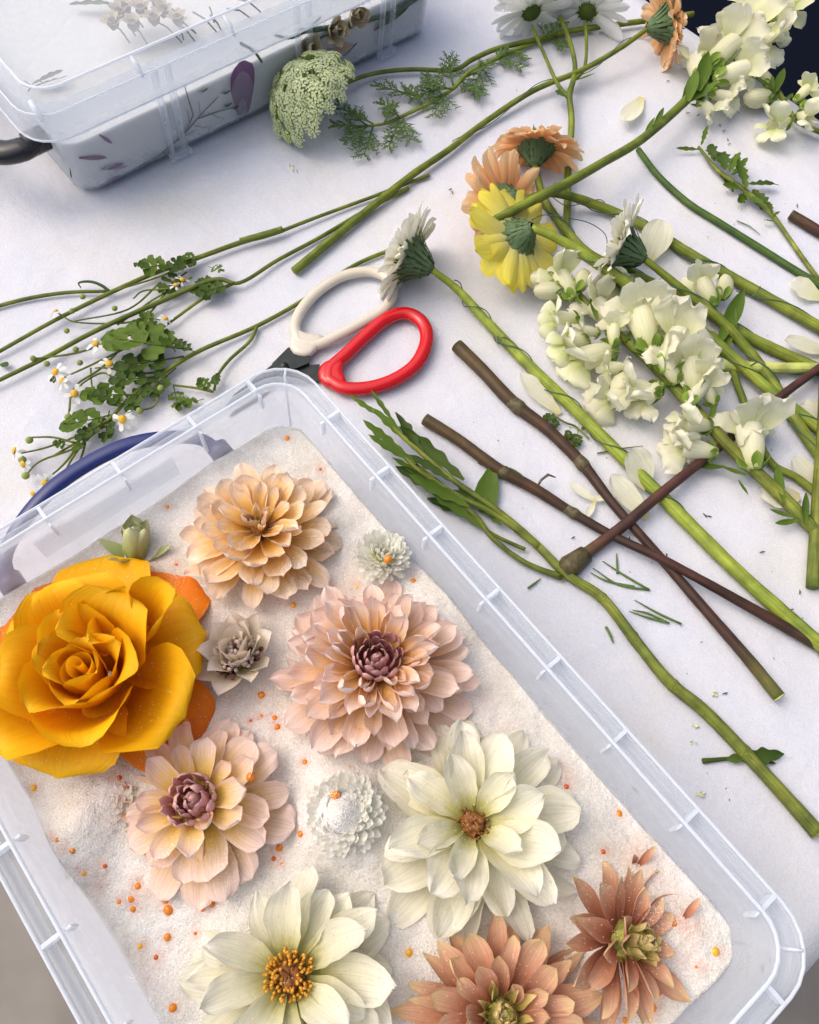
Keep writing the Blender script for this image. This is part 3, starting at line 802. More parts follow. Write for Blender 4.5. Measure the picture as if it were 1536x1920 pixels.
def stamens(root, n, rmax, z0, Ls, mat, rad=.0007, seed=0, name='stamens', spread=.9, rmin=0.0):
    rnd = random.Random(seed); mb = MB()
    for i in range(n):
        r = rmin + (rmax - rmin) * math.sqrt(rnd.random()); a = rnd.uniform(0, 6.283)
        d = Vector((math.cos(a) * spread * r / rmax + rnd.uniform(-.25, .25), math.sin(a) * spread * r / rmax + rnd.uniform(-.25, .25), 1)).normalized()
        p = Vector((math.cos(a) * r, math.sin(a) * r, z0)); l = rnd.uniform(*Ls)
        c = p + d * l * .6 + Vector((rnd.uniform(-1, 1), rnd.uniform(-1, 1), 0)) * l * .12
        v, f, uv = tube_data([p, c, p + d * l], [rad * .7, rad, rad * 1.4], 5); mb.add(v, f, uv)
    return mb.build(name, mat, root)

# D1 peach dahlia
r_ = flower_root('dahlia', 'peach and yellow dahlia on the sand, with spoon petals and an untidy centre', 'dahlia', 494, 1012, -.001, (-.05, .12, 1))
whorl(r_, 20, M['d1'], .048, .0175, .006, .001, 2, 'spoon', seed=11, cup=(.5, .5), bend=.15, ruffle=.07, tip=-.2)
whorl(r_, 18, M['d1'], .043, .0170, .006, .006, 16, 'spoon', seed=12, cup=(.7, .6), bend=.05, ruffle=.05, yaw0=.2)
whorl(r_, 15, M['d1'], .036, .0160, .005, .011, 32, 'spoon', seed=13, cup=(.9, .75), bend=-.15, ruffle=.05, yaw0=.1, tip=.3)
whorl(r_, 10, M['d1'], .028, .0145, .004, .014, 48, 'spoon', seed=14, cup=(1.1, 1.2), bend=-.2, ruffle=.06, yaw0=.3, tip=.4)
whorl(r_, 9, M['d1'], .018, .0100, .003, .015, 66, 'dahlia', seed=15, cup=(1.3, 1.6), bend=.2, ruffle=.1, jit=1.6)
whorl(r_, 7, M['coral_in'], .012, .0055, .001, .016, 78, 'dahlia', seed=16, cup=(1.2, 1.5), bend=.3, jit=1.6)
dome('disc', M['discb'], r_, .007, .012, .010, .15)

# D2 large blush dahlia
r_ = flower_root('dahlia', 'largest dahlia, blush pink with many curled petals and a mauve heart', 'dahlia', 704, 1264, -.001, (.02, .10, 1))
whorl(r_, 24, M['d2'], .054, .0175, .006, .000, 0, 'spoon', seed=21, cup=(.4, .4), bend=.1, ruffle=.07, tip=-.2)
whorl(r_, 24, M['d2'], .051, .0170, .006, .006, 9, 'spoon', seed=22, cup=(.6, .6), bend=.0, ruffle=.05, yaw0=.15)
whorl(r_, 22, M['d2'], .046, .0165, .006, .011, 19, 'spoon', seed=23, cup=(.9, 1.0), bend=-.1, ruffle=.05, tip=.3)
whorl(r_, 19, M['d2'], .040, .0160, .007, .015, 30, 'spoon', seed=24, cup=(1.0, 1.5), bend=-.15, yaw0=.17, tip=.5, ruffle=.05, cupj=.4)
whorl(r_, 15, M['d2'], .035, .0165, .008, .018, 41, 'spoon', seed=25, cup=(1.1, 1.9), bend=-.2, tip=.8, ruffle=.05, cupj=.4)
whorl(r_, 13, M['d2'], .027, .0140, .010, .020, 54, 'spoon', seed=26, cup=(1.2, 2.0), bend=-.1, yaw0=.2, tip=.9, ruffle=.04, cupj=.4)
whorl(r_, 13, M['d2in'], .0170, .0090, .0125, .022, 66, 'dahlia', seed=27, cup=(.9, 1.2), bend=.3, tip=.5, jit=.7)
whorl(r_, 12, M['d2in'], .0150, .0080, .0095, .022, 68, 'dahlia', seed=28, cup=(.9, 1.2), bend=.5, tip=.5, jit=.7, yaw0=.3)
whorl(r_, 10, M['d2in'], .0135, .0070, .0065, .022, 72, 'dahlia', seed=29, cup=(.9, 1.2), bend=.7, jit=.7, yaw0=.5)
whorl(r_, 7, M['d2in'], .0125, .0060, .0035, .022, 76, 'dahlia', seed=30, cup=(.9, 1.1), bend=.9, jit=.6, yaw0=.1)
dome('disc', M['d2in'], r_, .012, .010, .016, .1)

# D3 pale pink dahlia
r_ = flower_root('dahlia', 'pale pink dahlia with yellow petal bases and a tight mauve heart, below the rose', 'dahlia', 383, 1512, -.002, (-.16, .05, 1))
r_.scale = (.93,) * 3
whorl(r_, 14, M['d3'], .050, .0215, .005, .001, 3, 'spoon', seed=31, cup=(.5, .5), bend=.1, ruffle=.06, tip=-.2, yaw0=.1)
whorl(r_, 13, M['d3'], .043, .0205, .005, .007, 16, 'spoon', seed=32, cup=(.7, .7), bend=-.05, ruffle=.04, yaw0=.3)
whorl(r_, 11, M['d3'], .034, .0175, .005, .012, 30, 'spoon', seed=33, cup=(.9, 1.0), bend=-.1, ruffle=.04, tip=.4)
whorl(r_, 14, M['d2in'], .0200, .0092, .0115, .013, 62, 'spoon', seed=34, cup=(.9, 1.2), bend=.45, tip=.6, jit=.7)
whorl(r_, 12, M['d2in'], .0180, .0085, .0085, .014, 68, 'spoon', seed=35, cup=(.9, 1.2), bend=.7, tip=.4, jit=.6, yaw0=.3)
whorl(r_, 10, M['d2in'], .0160, .0075, .0055, .014, 74, 'dahlia', seed=36, cup=(.9, 1.1), bend=.9, jit=.6, yaw0=.5)
whorl(r_, 6, M['d2in'], .0150, .0065, .0028, .014, 80, 'dahlia', seed=37, cup=(.9, 1.1), bend=1.0, jit=.6, yaw0=.2)
dome('disc', M['d2in'], r_, .011, .009, .010, .1)

# white dahlias
r_ = flower_root('dahlia', 'ivory dahlia with broad petals and a small brown centre half hidden by a petal', 'dahlia', 884, 1552, -.001, (-.04, .06, 1))
whorl(r_, 15, M['white_dahlia'], .056, .0255, .006, .001, 2, 'wide', seed=41, cup=(.4, .45), bend=.05, ruffle=.07, tip=-.2, jit=1.6, crump=.10)
whorl(r_, 12, M['white_dahlia'], .052, .0260, .006, .008, 13, 'wide', seed=42, cup=(.6, .6), bend=0, ruffle=.07, yaw0=.25, crease=.05, jit=1.5, crump=.10)
whorl(r_, 9, M['white_dahlia'], .044, .0245, .005, .013, 28, 'wide', seed=43, cup=(.8, .8), bend=-.15, ruffle=.07, yaw0=.1, crease=.06, jit=1.5, crump=.10)
whorl(r_, 5, M['white_dahlia'], .034, .0190, .006, .015, 46, 'wide', seed=44, cup=(.9, 1.1), bend=-.3, ruffle=.08, yaw0=.6, tip=.3)
dome('disc', M['discb'], r_, .007, .010, .012, .2)
stamens(r_, 34, .0065, .015, (.003, .006), M['discb'], .0007, 4)

r_ = flower_root('dahlia', 'ivory dahlia with an open golden brown stamen disc and a dark creased petal', 'dahlia', 546, 1832, -.001, (.02, .12, 1))
r_.scale = (.88,) * 3
whorl(r_, 15, M['white_dahlia'], .058, .0265, .008, .001, 2, 'wide', seed=51, cup=(.4, .45), bend=.05, ruffle=.05, tip=-.2, yaw0=.1)
whorl(r_, 12, M['white_dahlia'], .054, .0270, .008, .008, 14, 'wide', seed=52, cup=(.6, .6), bend=0, ruffle=.07, yaw0=.35, crease=.05, jit=1.5, crump=.10)
whorl(r_, 9, M['white_dahlia'], .046, .0250, .008, .013, 30, 'wide', seed=53, cup=(.8, .8), bend=-.25, ruffle=.08, yaw0=.2, crease=.07, jit=1.5, crump=.10)
dome('disc', M['discb'], r_, .0100, .010, .012, .2)
stamens(r_, 95, .0108, .018, (.004, .009), M['stamen'], .0008, 5, spread=.7, rmin=.003)

# coral dahlias
r_ = flower_root('dahlia', 'coral dahlia with lance petals and a green gold budded centre, beside the ivory one', 'dahlia', 932, 1912, .002, (.0, .22, 1))
r_.scale = (.94,) * 3
whorl(r_, 17, M['coral'], .054, .0160, .007, .001, 5, 'lance', seed=61, cup=(.7, .8), bend=.05, ruffle=.03, tip=-.1)
whorl(r_, 16, M['coral'], .048, .0160, .007, .007, 18, 'lance', seed=62, cup=(.9, .9), bend=0, yaw0=.2)
whorl(r_, 14, M['coral'], .039, .0155, .007, .012, 33, 'spoon', seed=63, cup=(1.0, 1.0), bend=-.1)
whorl(r_, 11, M['coral'], .028, .0130, .007, .015, 50, 'spoon', seed=64, cup=(1.1, 1.2), bend=-.1, yaw0=.2, tip=.3)
whorl(r_, 13, M['coral_in'], .019, .0070, .008, .016, 66, 'lance', seed=65, cup=(1.1, 1.3), bend=.2, jit=1.4, tip=-.6)
whorl(r_, 13, M['coral_in'], .0135, .0062, .0055, .016, 74, 'spoon', seed=66, cup=(1.0, 1.2), bend=.7)
whorl(r_, 9, M['coral_in'], .0115, .0055, .0025, .016, 80, 'spoon', seed=67, cup=(1.0, 1.2), bend=.9)
dome('disc', M['discg'], r_, .010, .012, .012, .15)

r_ = flower_root('dahlia', 'small coral dahlia tipped on its side, half covered with sand near the tray corner', 'dahlia', 1150, 1765, .003, (.55, .05, .85))
r_.scale = (1.14,) * 3
whorl(r_, 15, M['coral'], .036, .0125, .005, .000, 6, 'lance', seed=71, cup=(.8, .8), bend=.1, tip=-.3)
whorl(r_, 13, M['coral'], .031, .0130, .005, .005, 24, 'lance', seed=72, cup=(.9, .9), bend=0, yaw0=.2)
whorl(r_, 9, M['coral'], .024, .0120, .004, .009, 44, 'lance', seed=73, cup=(1.0, 1.0), bend=-.1)
whorl(r_, 11, M['coral_in'], .0125, .0060, .0055, .010, 62, 'spoon', seed=74, cup=(1.0, 1.2), bend=.5)
whorl(r_, 9, M['coral_in'], .0115, .0055, .003, .012, 74, 'spoon', seed=75, cup=(1.0, 1.2), bend=.7)
whorl(r_, 6, M['coral_in'], .0105, .0050, .001, .013, 80, 'spoon', seed=76, cup=(1.0, 1.2), bend=.8)
dome('disc', M['discg'], r_, .009, .014, .004, .15)

# button chrysanthemums
MUMV = [petal('petal', M['mum'], 0.0100, .0036, 'mum', nu=3, nv=5, cup=(.8, .7), bend=b, tip=t, seed=90 + i) for i, (b, t) in enumerate(((.3, .4), (.1, .3), (.5, .2)))]
def mum(label, x, y, dz, axis, Rm, n, seed, skip=None, squash=.75):
    rnd = random.Random(seed)
    root = flower_root('button_chrysanthemum', label, 'chrysanthemum', x, y, dz, axis)
    for i in range(n):
        t = (i + .5) / n
        pol = math.acos(1 - t * 1.05) if t < .95 else R(93)
        yaw = i * 2.39996
        d = Vector((-math.sin(yaw) * math.sin(pol), math.cos(yaw) * math.sin(pol), math.cos(pol)))
        if skip and skip(d): continue
        s = (.50 + .62 * math.sin(pol)) * Rm / .0165 * rnd.uniform(.9, 1.08)
        loc = Vector((d.x * Rm * .42, d.y * Rm * .42, d.z * Rm * .42 * squash))
        el = R(90) - pol + rnd.uniform(-.28, .28)
        obj('petal', MUMV[i % 3], root, loc, orient(yaw, el, rnd.uniform(-.3, .3)), s)
    dome('disc', M['discg'], root, Rm * .45, Rm * .4, -Rm * .02)
    return root
m1 = mum('white button chrysanthemum with an orange bead on it, by the right wall', 716, 1052, .006, (.08, .10, 1), .0178, 170, 1)
whorl(m1, 5, M['sepal'], .010, .005, .002, -.006, -8, 'lance', seed=5, name='sepal', nu=3, nv=4)
m2 = mum('white button chrysanthemum capped with heaped sand and a bead, between blush and ivory dahlias', 645, 1520, -.018, (.05, .05, 1), .0215, 190, 2)
m3 = mum('white button chrysanthemum half buried in sand under the rose tip', 190, 1512, -.017, (.1, .2, 1), .021, 160, 3)
m4 = mum('white button chrysanthemum nearly buried in a sand mound beside the left wall', 162, 1580, -.026, (-.2, -.2, 1), .022, 160, 4)

# pale bracted flower with a bristly centre
r_ = flower_root('bracted_flower', 'small blush flower with pointed papery bracts around a bristly centre', 'flower', 452, 1240, .001, (-.12, .18, 1))
for k, (n, L, el, z0, sd_) in enumerate(((9, .028, 24, .0, 1), (8, .027, 46, .002, 2), (6, .023, 64, .004, 3))):
    whorl(r_, n, M['bract'], L, .0165, .004, z0, el, 'dahlia', seed=100 + sd_, name='bract', cup=(.8, .7), bend=.55, tip=-.5, yaw0=k * .35, nu=5, nv=7)
stamens(r_, 120, .0095, .004, (.009, .014), M['hair'], .0009, 8, 'bristles', spread=.35)
stamens(r_, 18, .0105, .005, (.008, .012), M['hairdk'], .0007, 9, 'bristle_tips', spread=.7, rmin=.008)

# green bud
r_ = flower_root('flower_bud', 'closed pale green dahlia bud half sunk in the sand above the rose', 'flower bud', 255, 1045, .000, (.05, .5, .7))
whorl(r_, 5, M['budg'], .026, .0190, .0060, .0, 66, 'dahlia', seed=111, name='petal', cup=(1.1, 1.2), bend=.55, jit=.3, nu=5, nv=7)
whorl(r_, 4, M['budg'], .024, .0170, .0035, .001, 74, 'dahlia', seed=112, name='petal', cup=(1.1, 1.2), bend=.45, jit=.3, yaw0=.6, nu=5, nv=7)
whorl(r_, 4, M['budg'], .020, .0120, .008, -.001, 38, 'tri', seed=113, name='sepal', cup=(.7, .5), bend=-.2, nu=4, nv=5)

# yellow rose --------------------------------------------------------
RC = surf(196, 1262, .004)
rose = empty('rose', RC, axis_quat((-.02, .06, 1)), 'large open yellow rose with orange outer petals, lying over the sand at the left wall', 'rose')
def rp(yaw, L, W, r0, z0, el, mat, seed, **kw):
    kw.setdefault('cup', (.75, .5)); kw.setdefault('bend', -.2); kw.setdefault('tip', -.9); kw.setdefault('reflex', .16)
    kw.setdefault('nu', 10); kw.setdefault('nv', 12); kw.setdefault('ruffle', .025); kw.setdefault('key', 'rose')
    key = kw.pop('key')
    y = R(yaw)
    # yaw: 0 = up in the photo, positive turns to the left
    return obj('petal', petal('petal', mat, L, W, key, seed=seed, rf=1.3, **kw), rose, Vector((-math.sin(y) * r0, math.cos(y) * r0, z0)), orient(y, R(el), kw.get('rl', 0)))
# guard petals
rp(-98, .080, .076, .006, .000, 7, M['rose_out'], 1, tip=-.5, cup=(.5, .3))
rp(138, .080, .070, .006, .000, 5, M['rose_out'], 2, tip=-.4, cup=(.5, .3))
rp(40, .074, .062, .006, .000, 4, M['rose_out'], 3, tip=-.4, cup=(.5, .3))
rp(-150, .072, .066, .006, .002, 8, M['rose_out'], 4, tip=-.5, cup=(.5, .3))
# next ring, opened flat
rp(-20, .064, .072, .008, .005, 26, M['rose'], 5, tip=-.9)
rp(172, .072, .066, .008, .003, 14, M['rose'], 6, tip=-.8, cup=(.7, .5))
rp(92, .062, .064, .008, .005, 22, M['rose'], 7, tip=-.9)
rp(-128, .056, .050, .008, .005, 24, M['rose'], 8, tip=-.9)
def roll_heart(cx, cy, hr, z0, ht, turns, seed, lean):
    v = []; f = []; uv = []; nt_, nz = int(36 * turns), 7
    for i in range(nt_ + 1):
        t = i / nt_; an = t * turns * 2 * math.pi + seed
        for j in range(nz + 1):
            w = j / nz
            r = (.0010 + hr * t) * (.72 + .36 * w + .12 * w * w)
            z = z0 + ht * w * (1.0 - .20 * t + .05 * math.sin(an * 1.5)) - .002 * t
            v.append(Vector((cx + r * math.cos(an) + lean[0] * w, cy + r * math.sin(an) + lean[1] * w, z))); uv.append((t, .3 + .7 * w))
    for i in range(nt_):
        for j in range(nz):
            q = i * (nz + 1) + j; f.append((q, q + 1, q + nz + 2, q + nz + 1))
    return obj('petal', mesh('petal', v, f, M['rose'], uv), rose)
HX, HY = .000, .012                      # heart of the bloom, off centre
def ring(n, L, W, r0, z0, el, yaw0, sd_, cup, tip, bend=.0, dx=HX, dy=HY, skipk=()):
    rr = random.Random(sd_)
    for k in range(n):
        if k in skipk: continue
        yw = R(yaw0) + 2 * math.pi * k / n + rr.uniform(-.18, .18)
        me = petal('petal', M['rose'], L * rr.uniform(.94, 1.06), W * rr.uniform(.92, 1.08), 'rose', nu=12, nv=14, cup=(cup, cup * rr.uniform(.85, 1.05)), bend=bend + rr.uniform(-.1, .1),
                   tip=tip + rr.uniform(-.3, .3), tip0=rr.uniform(.66, .8), reflex=.05, ruffle=.02, rf=1.2, crump=.04, seed=sd_ * 10 + k, twist=rr.uniform(-.15, .15))
        obj('petal', me, rose, Vector((dx - math.sin(yw) * r0, dy + math.cos(yw) * r0, z0)), orient(yw, R(el) + rr.uniform(-.08, .08), rr.uniform(-.12, .12)))
ring(3, .054, .078, .020, .006, 46, 62, 31, .95, -1.5, -.1)
ring(3, .050, .070, .017, .008, 58, 10, 32, 1.1, -1.5)
ring(3, .046, .058, .014, .010, 69, -50, 33, 1.25, -1.3)
ring(3, .042, .046, .0105, .012, 76, -10, 34, 1.35, -1.0)
ring(3, .040, .038, .0080, .014, 82, 45, 35, 1.45, -.7)
roll_heart(HX, HY, .0085, .016, .040, 2.1, .6, (-.001, .002))
# second fold low on the left side
ring(2, .046, .046, .010, .012, 62, 100, 36, 1.3, -1.0, dx=-.022, dy=-.012)
ring(2, .040, .034, .006, .014, 72, 140, 37, 1.4, -.8, dx=-.020, dy=-.012)
rp(-165, .050, .040, .012, .012, 56, M['rose'], 18, cup=(1.0, 1.0), bend=-.1, tip=-1.6)
whorl(rose, 5, M['sepal'], .02, .006, .004, -.004, -5, 'lance', seed=120, name='sepal', nu=3, nv=5)

# beads -----------------------------------------------------------------
BV = {}
for t, mt in ((0, 'bead'), (1, 'beady'), (2, 'beadr')):
    v = []; f = []; sg, rg_ = 14, 8
    for i in range(rg_ + 1):
        th = math.pi * i / rg_
        for k in range(sg):
            a = 2 * math.pi * k / sg; v.append((math.sin(th) * math.cos(a), math.sin(th) * math.sin(a), math.cos(th)))
    for i in range(rg_):
        for k in range(sg): f.append((i * sg + k, (i + 1) * sg + k, (i + 1) * sg + (k + 1) % sg, i * sg + (k + 1) % sg))
    BV[t] = mesh('gel_bead', v, f, M[mt])
BEAD_NEAR = [(560, 840, 'at the far wall above the peach dahlia'), (320, 950, 'left of the peach dahlia, near the far wall'), (320, 1090, 'between the rose and the peach dahlia'), (590, 1110, 'between the peach and the largest dahlia'), (740, 1090, 'below the white chrysanthemum by the wall'),
             (500, 1345, 'below the bracted flower'), (570, 1430, 'below the largest dahlia'), (535, 1600, 'beside the sand capped chrysanthemum'), (40, 1440, 'below the rose at the left wall'), (130, 1600, 'around the buried chrysanthemum mound'), (232, 1490, 'against the pale pink dahlia'),
             (245, 1685, 'in the open corner left of the ivory dahlia'), (350, 1700, 'beside the stamen disc dahlia petals'), (300, 1780, 'along the left slope of sand'), (324, 1890, 'at the foot of the stamen disc dahlia'), (1050, 1450, 'above the ivory dahlia by the wall'), (1146, 1560, 'above the small coral dahlia'), (1264, 1735, 'beside the small coral dahlia'), (1330, 1795, 'in the tray corner'), (1210, 1890, 'below the small coral dahlia'), (767, 1786, 'between ivory and coral dahlias')]
rnd = random.Random(5)
for (x, y, t) in BEADS:
    p = surf(x, y); r = rnd.uniform(.0021, .0028) * (1.25 if (x, y) in ((1341, 1784), (381, 1702), (316, 1705)) else 1) * (.8 if t == 2 else 1)
    o_ = obj('gel_bead', BV[t], None, p + Vector((0, 0, r * rnd.uniform(-.95, -.5))), None, (r, r * rnd.uniform(.92, 1.1), r))
    near = min(BEAD_NEAR, key=lambda q: (q[0] - x) ** 2 + (q[1] - y) ** 2)[2]
    cw = {0: 'orange', 1: 'amber yellow', 2: 'small dark red orange'}[t]
    tag(o_, '%s gel bead in sand %s' % (cw, near), 'bead', '%s beads %s' % (cw, near))
for (x, y, z, lab) in ((728, 1049, m1.location.z + .0125, 'orange gel bead sitting on the white chrysanthemum by the right wall'),
                  (630, 1491, surf(630, 1491).z + .0010, 'orange gel bead on top of the sand capped chrysanthemum'),
                  (471, 1457, surf(440, 1480).z + .020, 'orange gel bead lying on a pale pink dahlia petal'),
                  (272, 1593, surf(272, 1593).z + .004, 'orange gel bead resting against the pale pink dahlia petal edge')):
    r = .0028
    tag(obj('gel_bead', BV[0], None, P(x, y, z), None, r), lab, 'bead')

# loose grains that lie on petals and sand
def scatter_grains():
    bpy.context.view_layer.update(); dg = bpy.context.evaluated_depsgraph_get()
    rnd = random.Random(404); mb_v = []; mb_f = []
    ok = ('petal', 'drying_sand', 'bract', 'sepal', 'gel_bead', 'disc')
    def drop(x, y):
        hit, loc, nrm, idx, ob, mtx = sc.ray_cast(dg, Vector((x, y, .094)), Vector((0, 0, -1)))
        if not hit or not ob.name.startswith(ok) or nrm.z < .1 and nrm.z > -.1: return
        r = rnd.uniform(.00016, .00034); n = len(mb_v); c = loc + Vector((0, 0, r * .4))
        q = Euler((rnd.uniform(0, 3), rnd.uniform(0, 3), rnd.uniform(0, 3))).to_matrix()
        for p in ((1, 0, 0), (-1, 0, 0), (0, 1, 0), (0, -1, 0), (0, 0, 1), (0, 0, -1)): mb_v.append(c + q @ Vector(p) * r)
        mb_f.extend(tuple(n + k for k in t) for t in ((0, 2, 4), (2, 1, 4), (1, 3, 4), (3, 0, 4), (2, 0, 5), (1, 2, 5), (3, 1, 5), (0, 3, 5)))
    for k in range(5200):
        p = AB(rnd.uniform(SA0, SA1), rnd.uniform(SB0, SB1)); drop(p.x, p.y)
    for (x, y, r, n) in ((560, 1092, .010, 420), (640, 1520, .020, 900), (60, 1090, .014, 200), (50, 1385, .018, 70), (330, 1610, .014, 260), (420, 1635, .012, 260), (420, 1590, .012, 120), (250, 1500, .010, 120),
                         (480, 1690, .014, 120), (1230, 1740, .014, 260), (1210, 1690, .014, 200), (180, 1560, .020, 500), (1090, 1640, .012, 160), (610, 1010, .012, 160), (640, 1410, .014, 140), (330, 1080, .010, 80)):
        c = P(x, y, .060)
        for k in range(n): drop(c.x + rnd.gauss(0, r * .5), c.y + rnd.gauss(0, r * .5))
    tag(obj('sand_grains', mesh('sand_grains', mb_v, mb_f, M['grain'], None, False)), 'loose white sand grains sprinkled over petals and sand', 'sand', kind='stuff')
M['grain'] = mat_plain('sand_grain', (.86, .85, .82), .25, .1, 900)
scatter_grains()

# ================================================================== scissors
sx = empty('scissors', P(600, 690, 0), label='garden scissors with one cream and one red loop handle beside the tray', cat='scissors')
so_ = sx.location
def loop_handle(name, pts, rad, z, mat, wedge):
    path = catmull([P(x, y, z) for x, y in pts] + [P(pts[0][0], pts[0][1], z)], 8)[:-1]
    v, f, uv = tube_data([p - so_ for p in path], rad, 12, closed=True, flat=.85, up=Vector((0, 0, 1)))
    mb = MB(); mb.add(v, f, uv)
    # flared socket: rounded slab from the loop to the tang
    n = len(wedge); cx = sum(p[0] for p in wedge) / n; cy = sum(p[1] for p in wedge) / n
    vv = []
    for (k, dz) in ((.80, -rad * .80), (1.0, -rad * .45), (1.0, rad * .45), (.80, rad * .80)):
        vv += [P(cx + (x - cx) * k, cy + (y - cy) * k, z) + Vector((0, 0, dz)) - so_ for x, y in wedge]
    ff = [tuple(range(n - 1, -1, -1)), tuple(3 * n + i for i in range(n))]
    for r_i in range(3):
        ff += [(r_i * n + i, r_i * n + (i + 1) % n, (r_i + 1) * n + (i + 1) % n, (r_i + 1) * n + i) for i in range(n)]
    mb.add(vv, ff)
    o = mb.build(name, mat, sx)
    md = o.modifiers.new('soft', 'SUBSURF'); md.levels = 1; md.render_levels = 1
    return o
o_ = loop_handle('handle', [(560, 640), (553, 612), (566, 580), (598, 545), (642, 518), (690, 509), (726, 521), (737, 548), (722, 578), (684, 602), (636, 628), (594, 646)], .0050, .0065, M['cream'],
                 [(546, 612), (562, 622), (584, 630), (616, 628), (600, 650), (582, 672), (560, 668), (539, 662)])
o_['label'] = 'cream loop handle'
o_ = loop_handle('handle', [(618, 712), (622, 690), (650, 664), (690, 626), (728, 596), (764, 588), (793, 606), (800, 640), (781, 682), (742, 711), (694, 727), (648, 728)], .0062, .0068, M['red'],
                 [(596, 684), (622, 676), (640, 668), (648, 684), (640, 700), (652, 714), (650, 732), (622, 730), (594, 718)])
o_['label'] = 'glossy red loop handle'
def plate(name, poly, z0, z1, mat, parent, org):
    mb = MB(); n = len(poly); v = [P(x, y, z0) - org for x, y in poly] + [P(x, y, z0) - org + Vector((0, 0, z1 - z0)) for x, y in poly]
    mb.add(v, [tuple(range(n - 1, -1, -1)), tuple(range(n, 2 * n))] + [(k, (k + 1) % n, n + (k + 1) % n, n + k) for k in range(n)])
    return mb.build(name, mat, parent, False)
plate('tang', [(541, 655), (582, 664), (580, 684), (556, 694), (505, 704), (512, 684)], .0042, .0070, M['steel'], sx, so_)
plate('tang', [(566, 690), (600, 686), (598, 718), (560, 722), (520, 712), (540, 698)], .0012, .0040, M['steel'], sx, so_)
plate('blade', [(512, 684), (528, 706), (470, 742), (420, 768), (440, 740)], .0010, .0021, M['steel'], sx, so_)
plate('blade', [(520, 700), (534, 714), (480, 752), (430, 782), (450, 752)], .0002, .0009, M['steel'], sx, so_)
v, f, uv = tube_data([P(533, 688, .0078) - so_, P(533, 688, .0095) - so_], .004, 12); obj('pivot_screw', mesh('pivot_screw', v, f, M['steel'], uv), sx)

# ================================================================== stems and flowers on the cloth
def Z(pts, r):
    """photo points (x, y[, z]) with z defaulting to resting on the cloth"""
    return [P(p[0], p[1], p[2] if len(p) > 2 else r) for p in pts]

def stem(name, pts, rmm, mat, parent, seg=10, n=7, **kw):
    rr = [x * .001 for x in rmm] if hasattr(rmm, '__len__') else rmm * .001
    rm = max(rr) if hasattr(rr, '__len__') else rr
    org = parent.location if parent else Vector((0, 0, 0))
    path = catmull(Z(pts, rm), n)
    v, f, uv = tube_data([p - org for p in path], rr, seg, **kw)
    return obj(name, mesh(name, v, f, mat, uv), parent), path

def spiral_wire(path, r, turns, parent, t0=.05, t1=.95, rw=.00045, seed=0):
    n = len(path); out = []
    org = parent.location
    total = 220
    for k in range(total + 1):
        t = t0 + (t1 - t0) * k / total; x = t * (n - 1); i = min(int(x), n - 2); p = path[i].lerp(path[i + 1], x - i)
        tn = (path[i + 1] - path[i]).normalized(); s = tn.cross(Vector((0, 0, 1))).normalized(); u = s.cross(tn)
        a = seed + turns * 2 * math.pi * k / total
        q = p + (s * math.cos(a) + u * math.sin(a)) * (r + rw * .7)
        q.z = max(q.z, .0004)
        out.append(q - org)
    v, f, uv = tube_data(out, rw, 5); return obj('wire', mesh('wire', v, f, M['wire'], uv), parent)

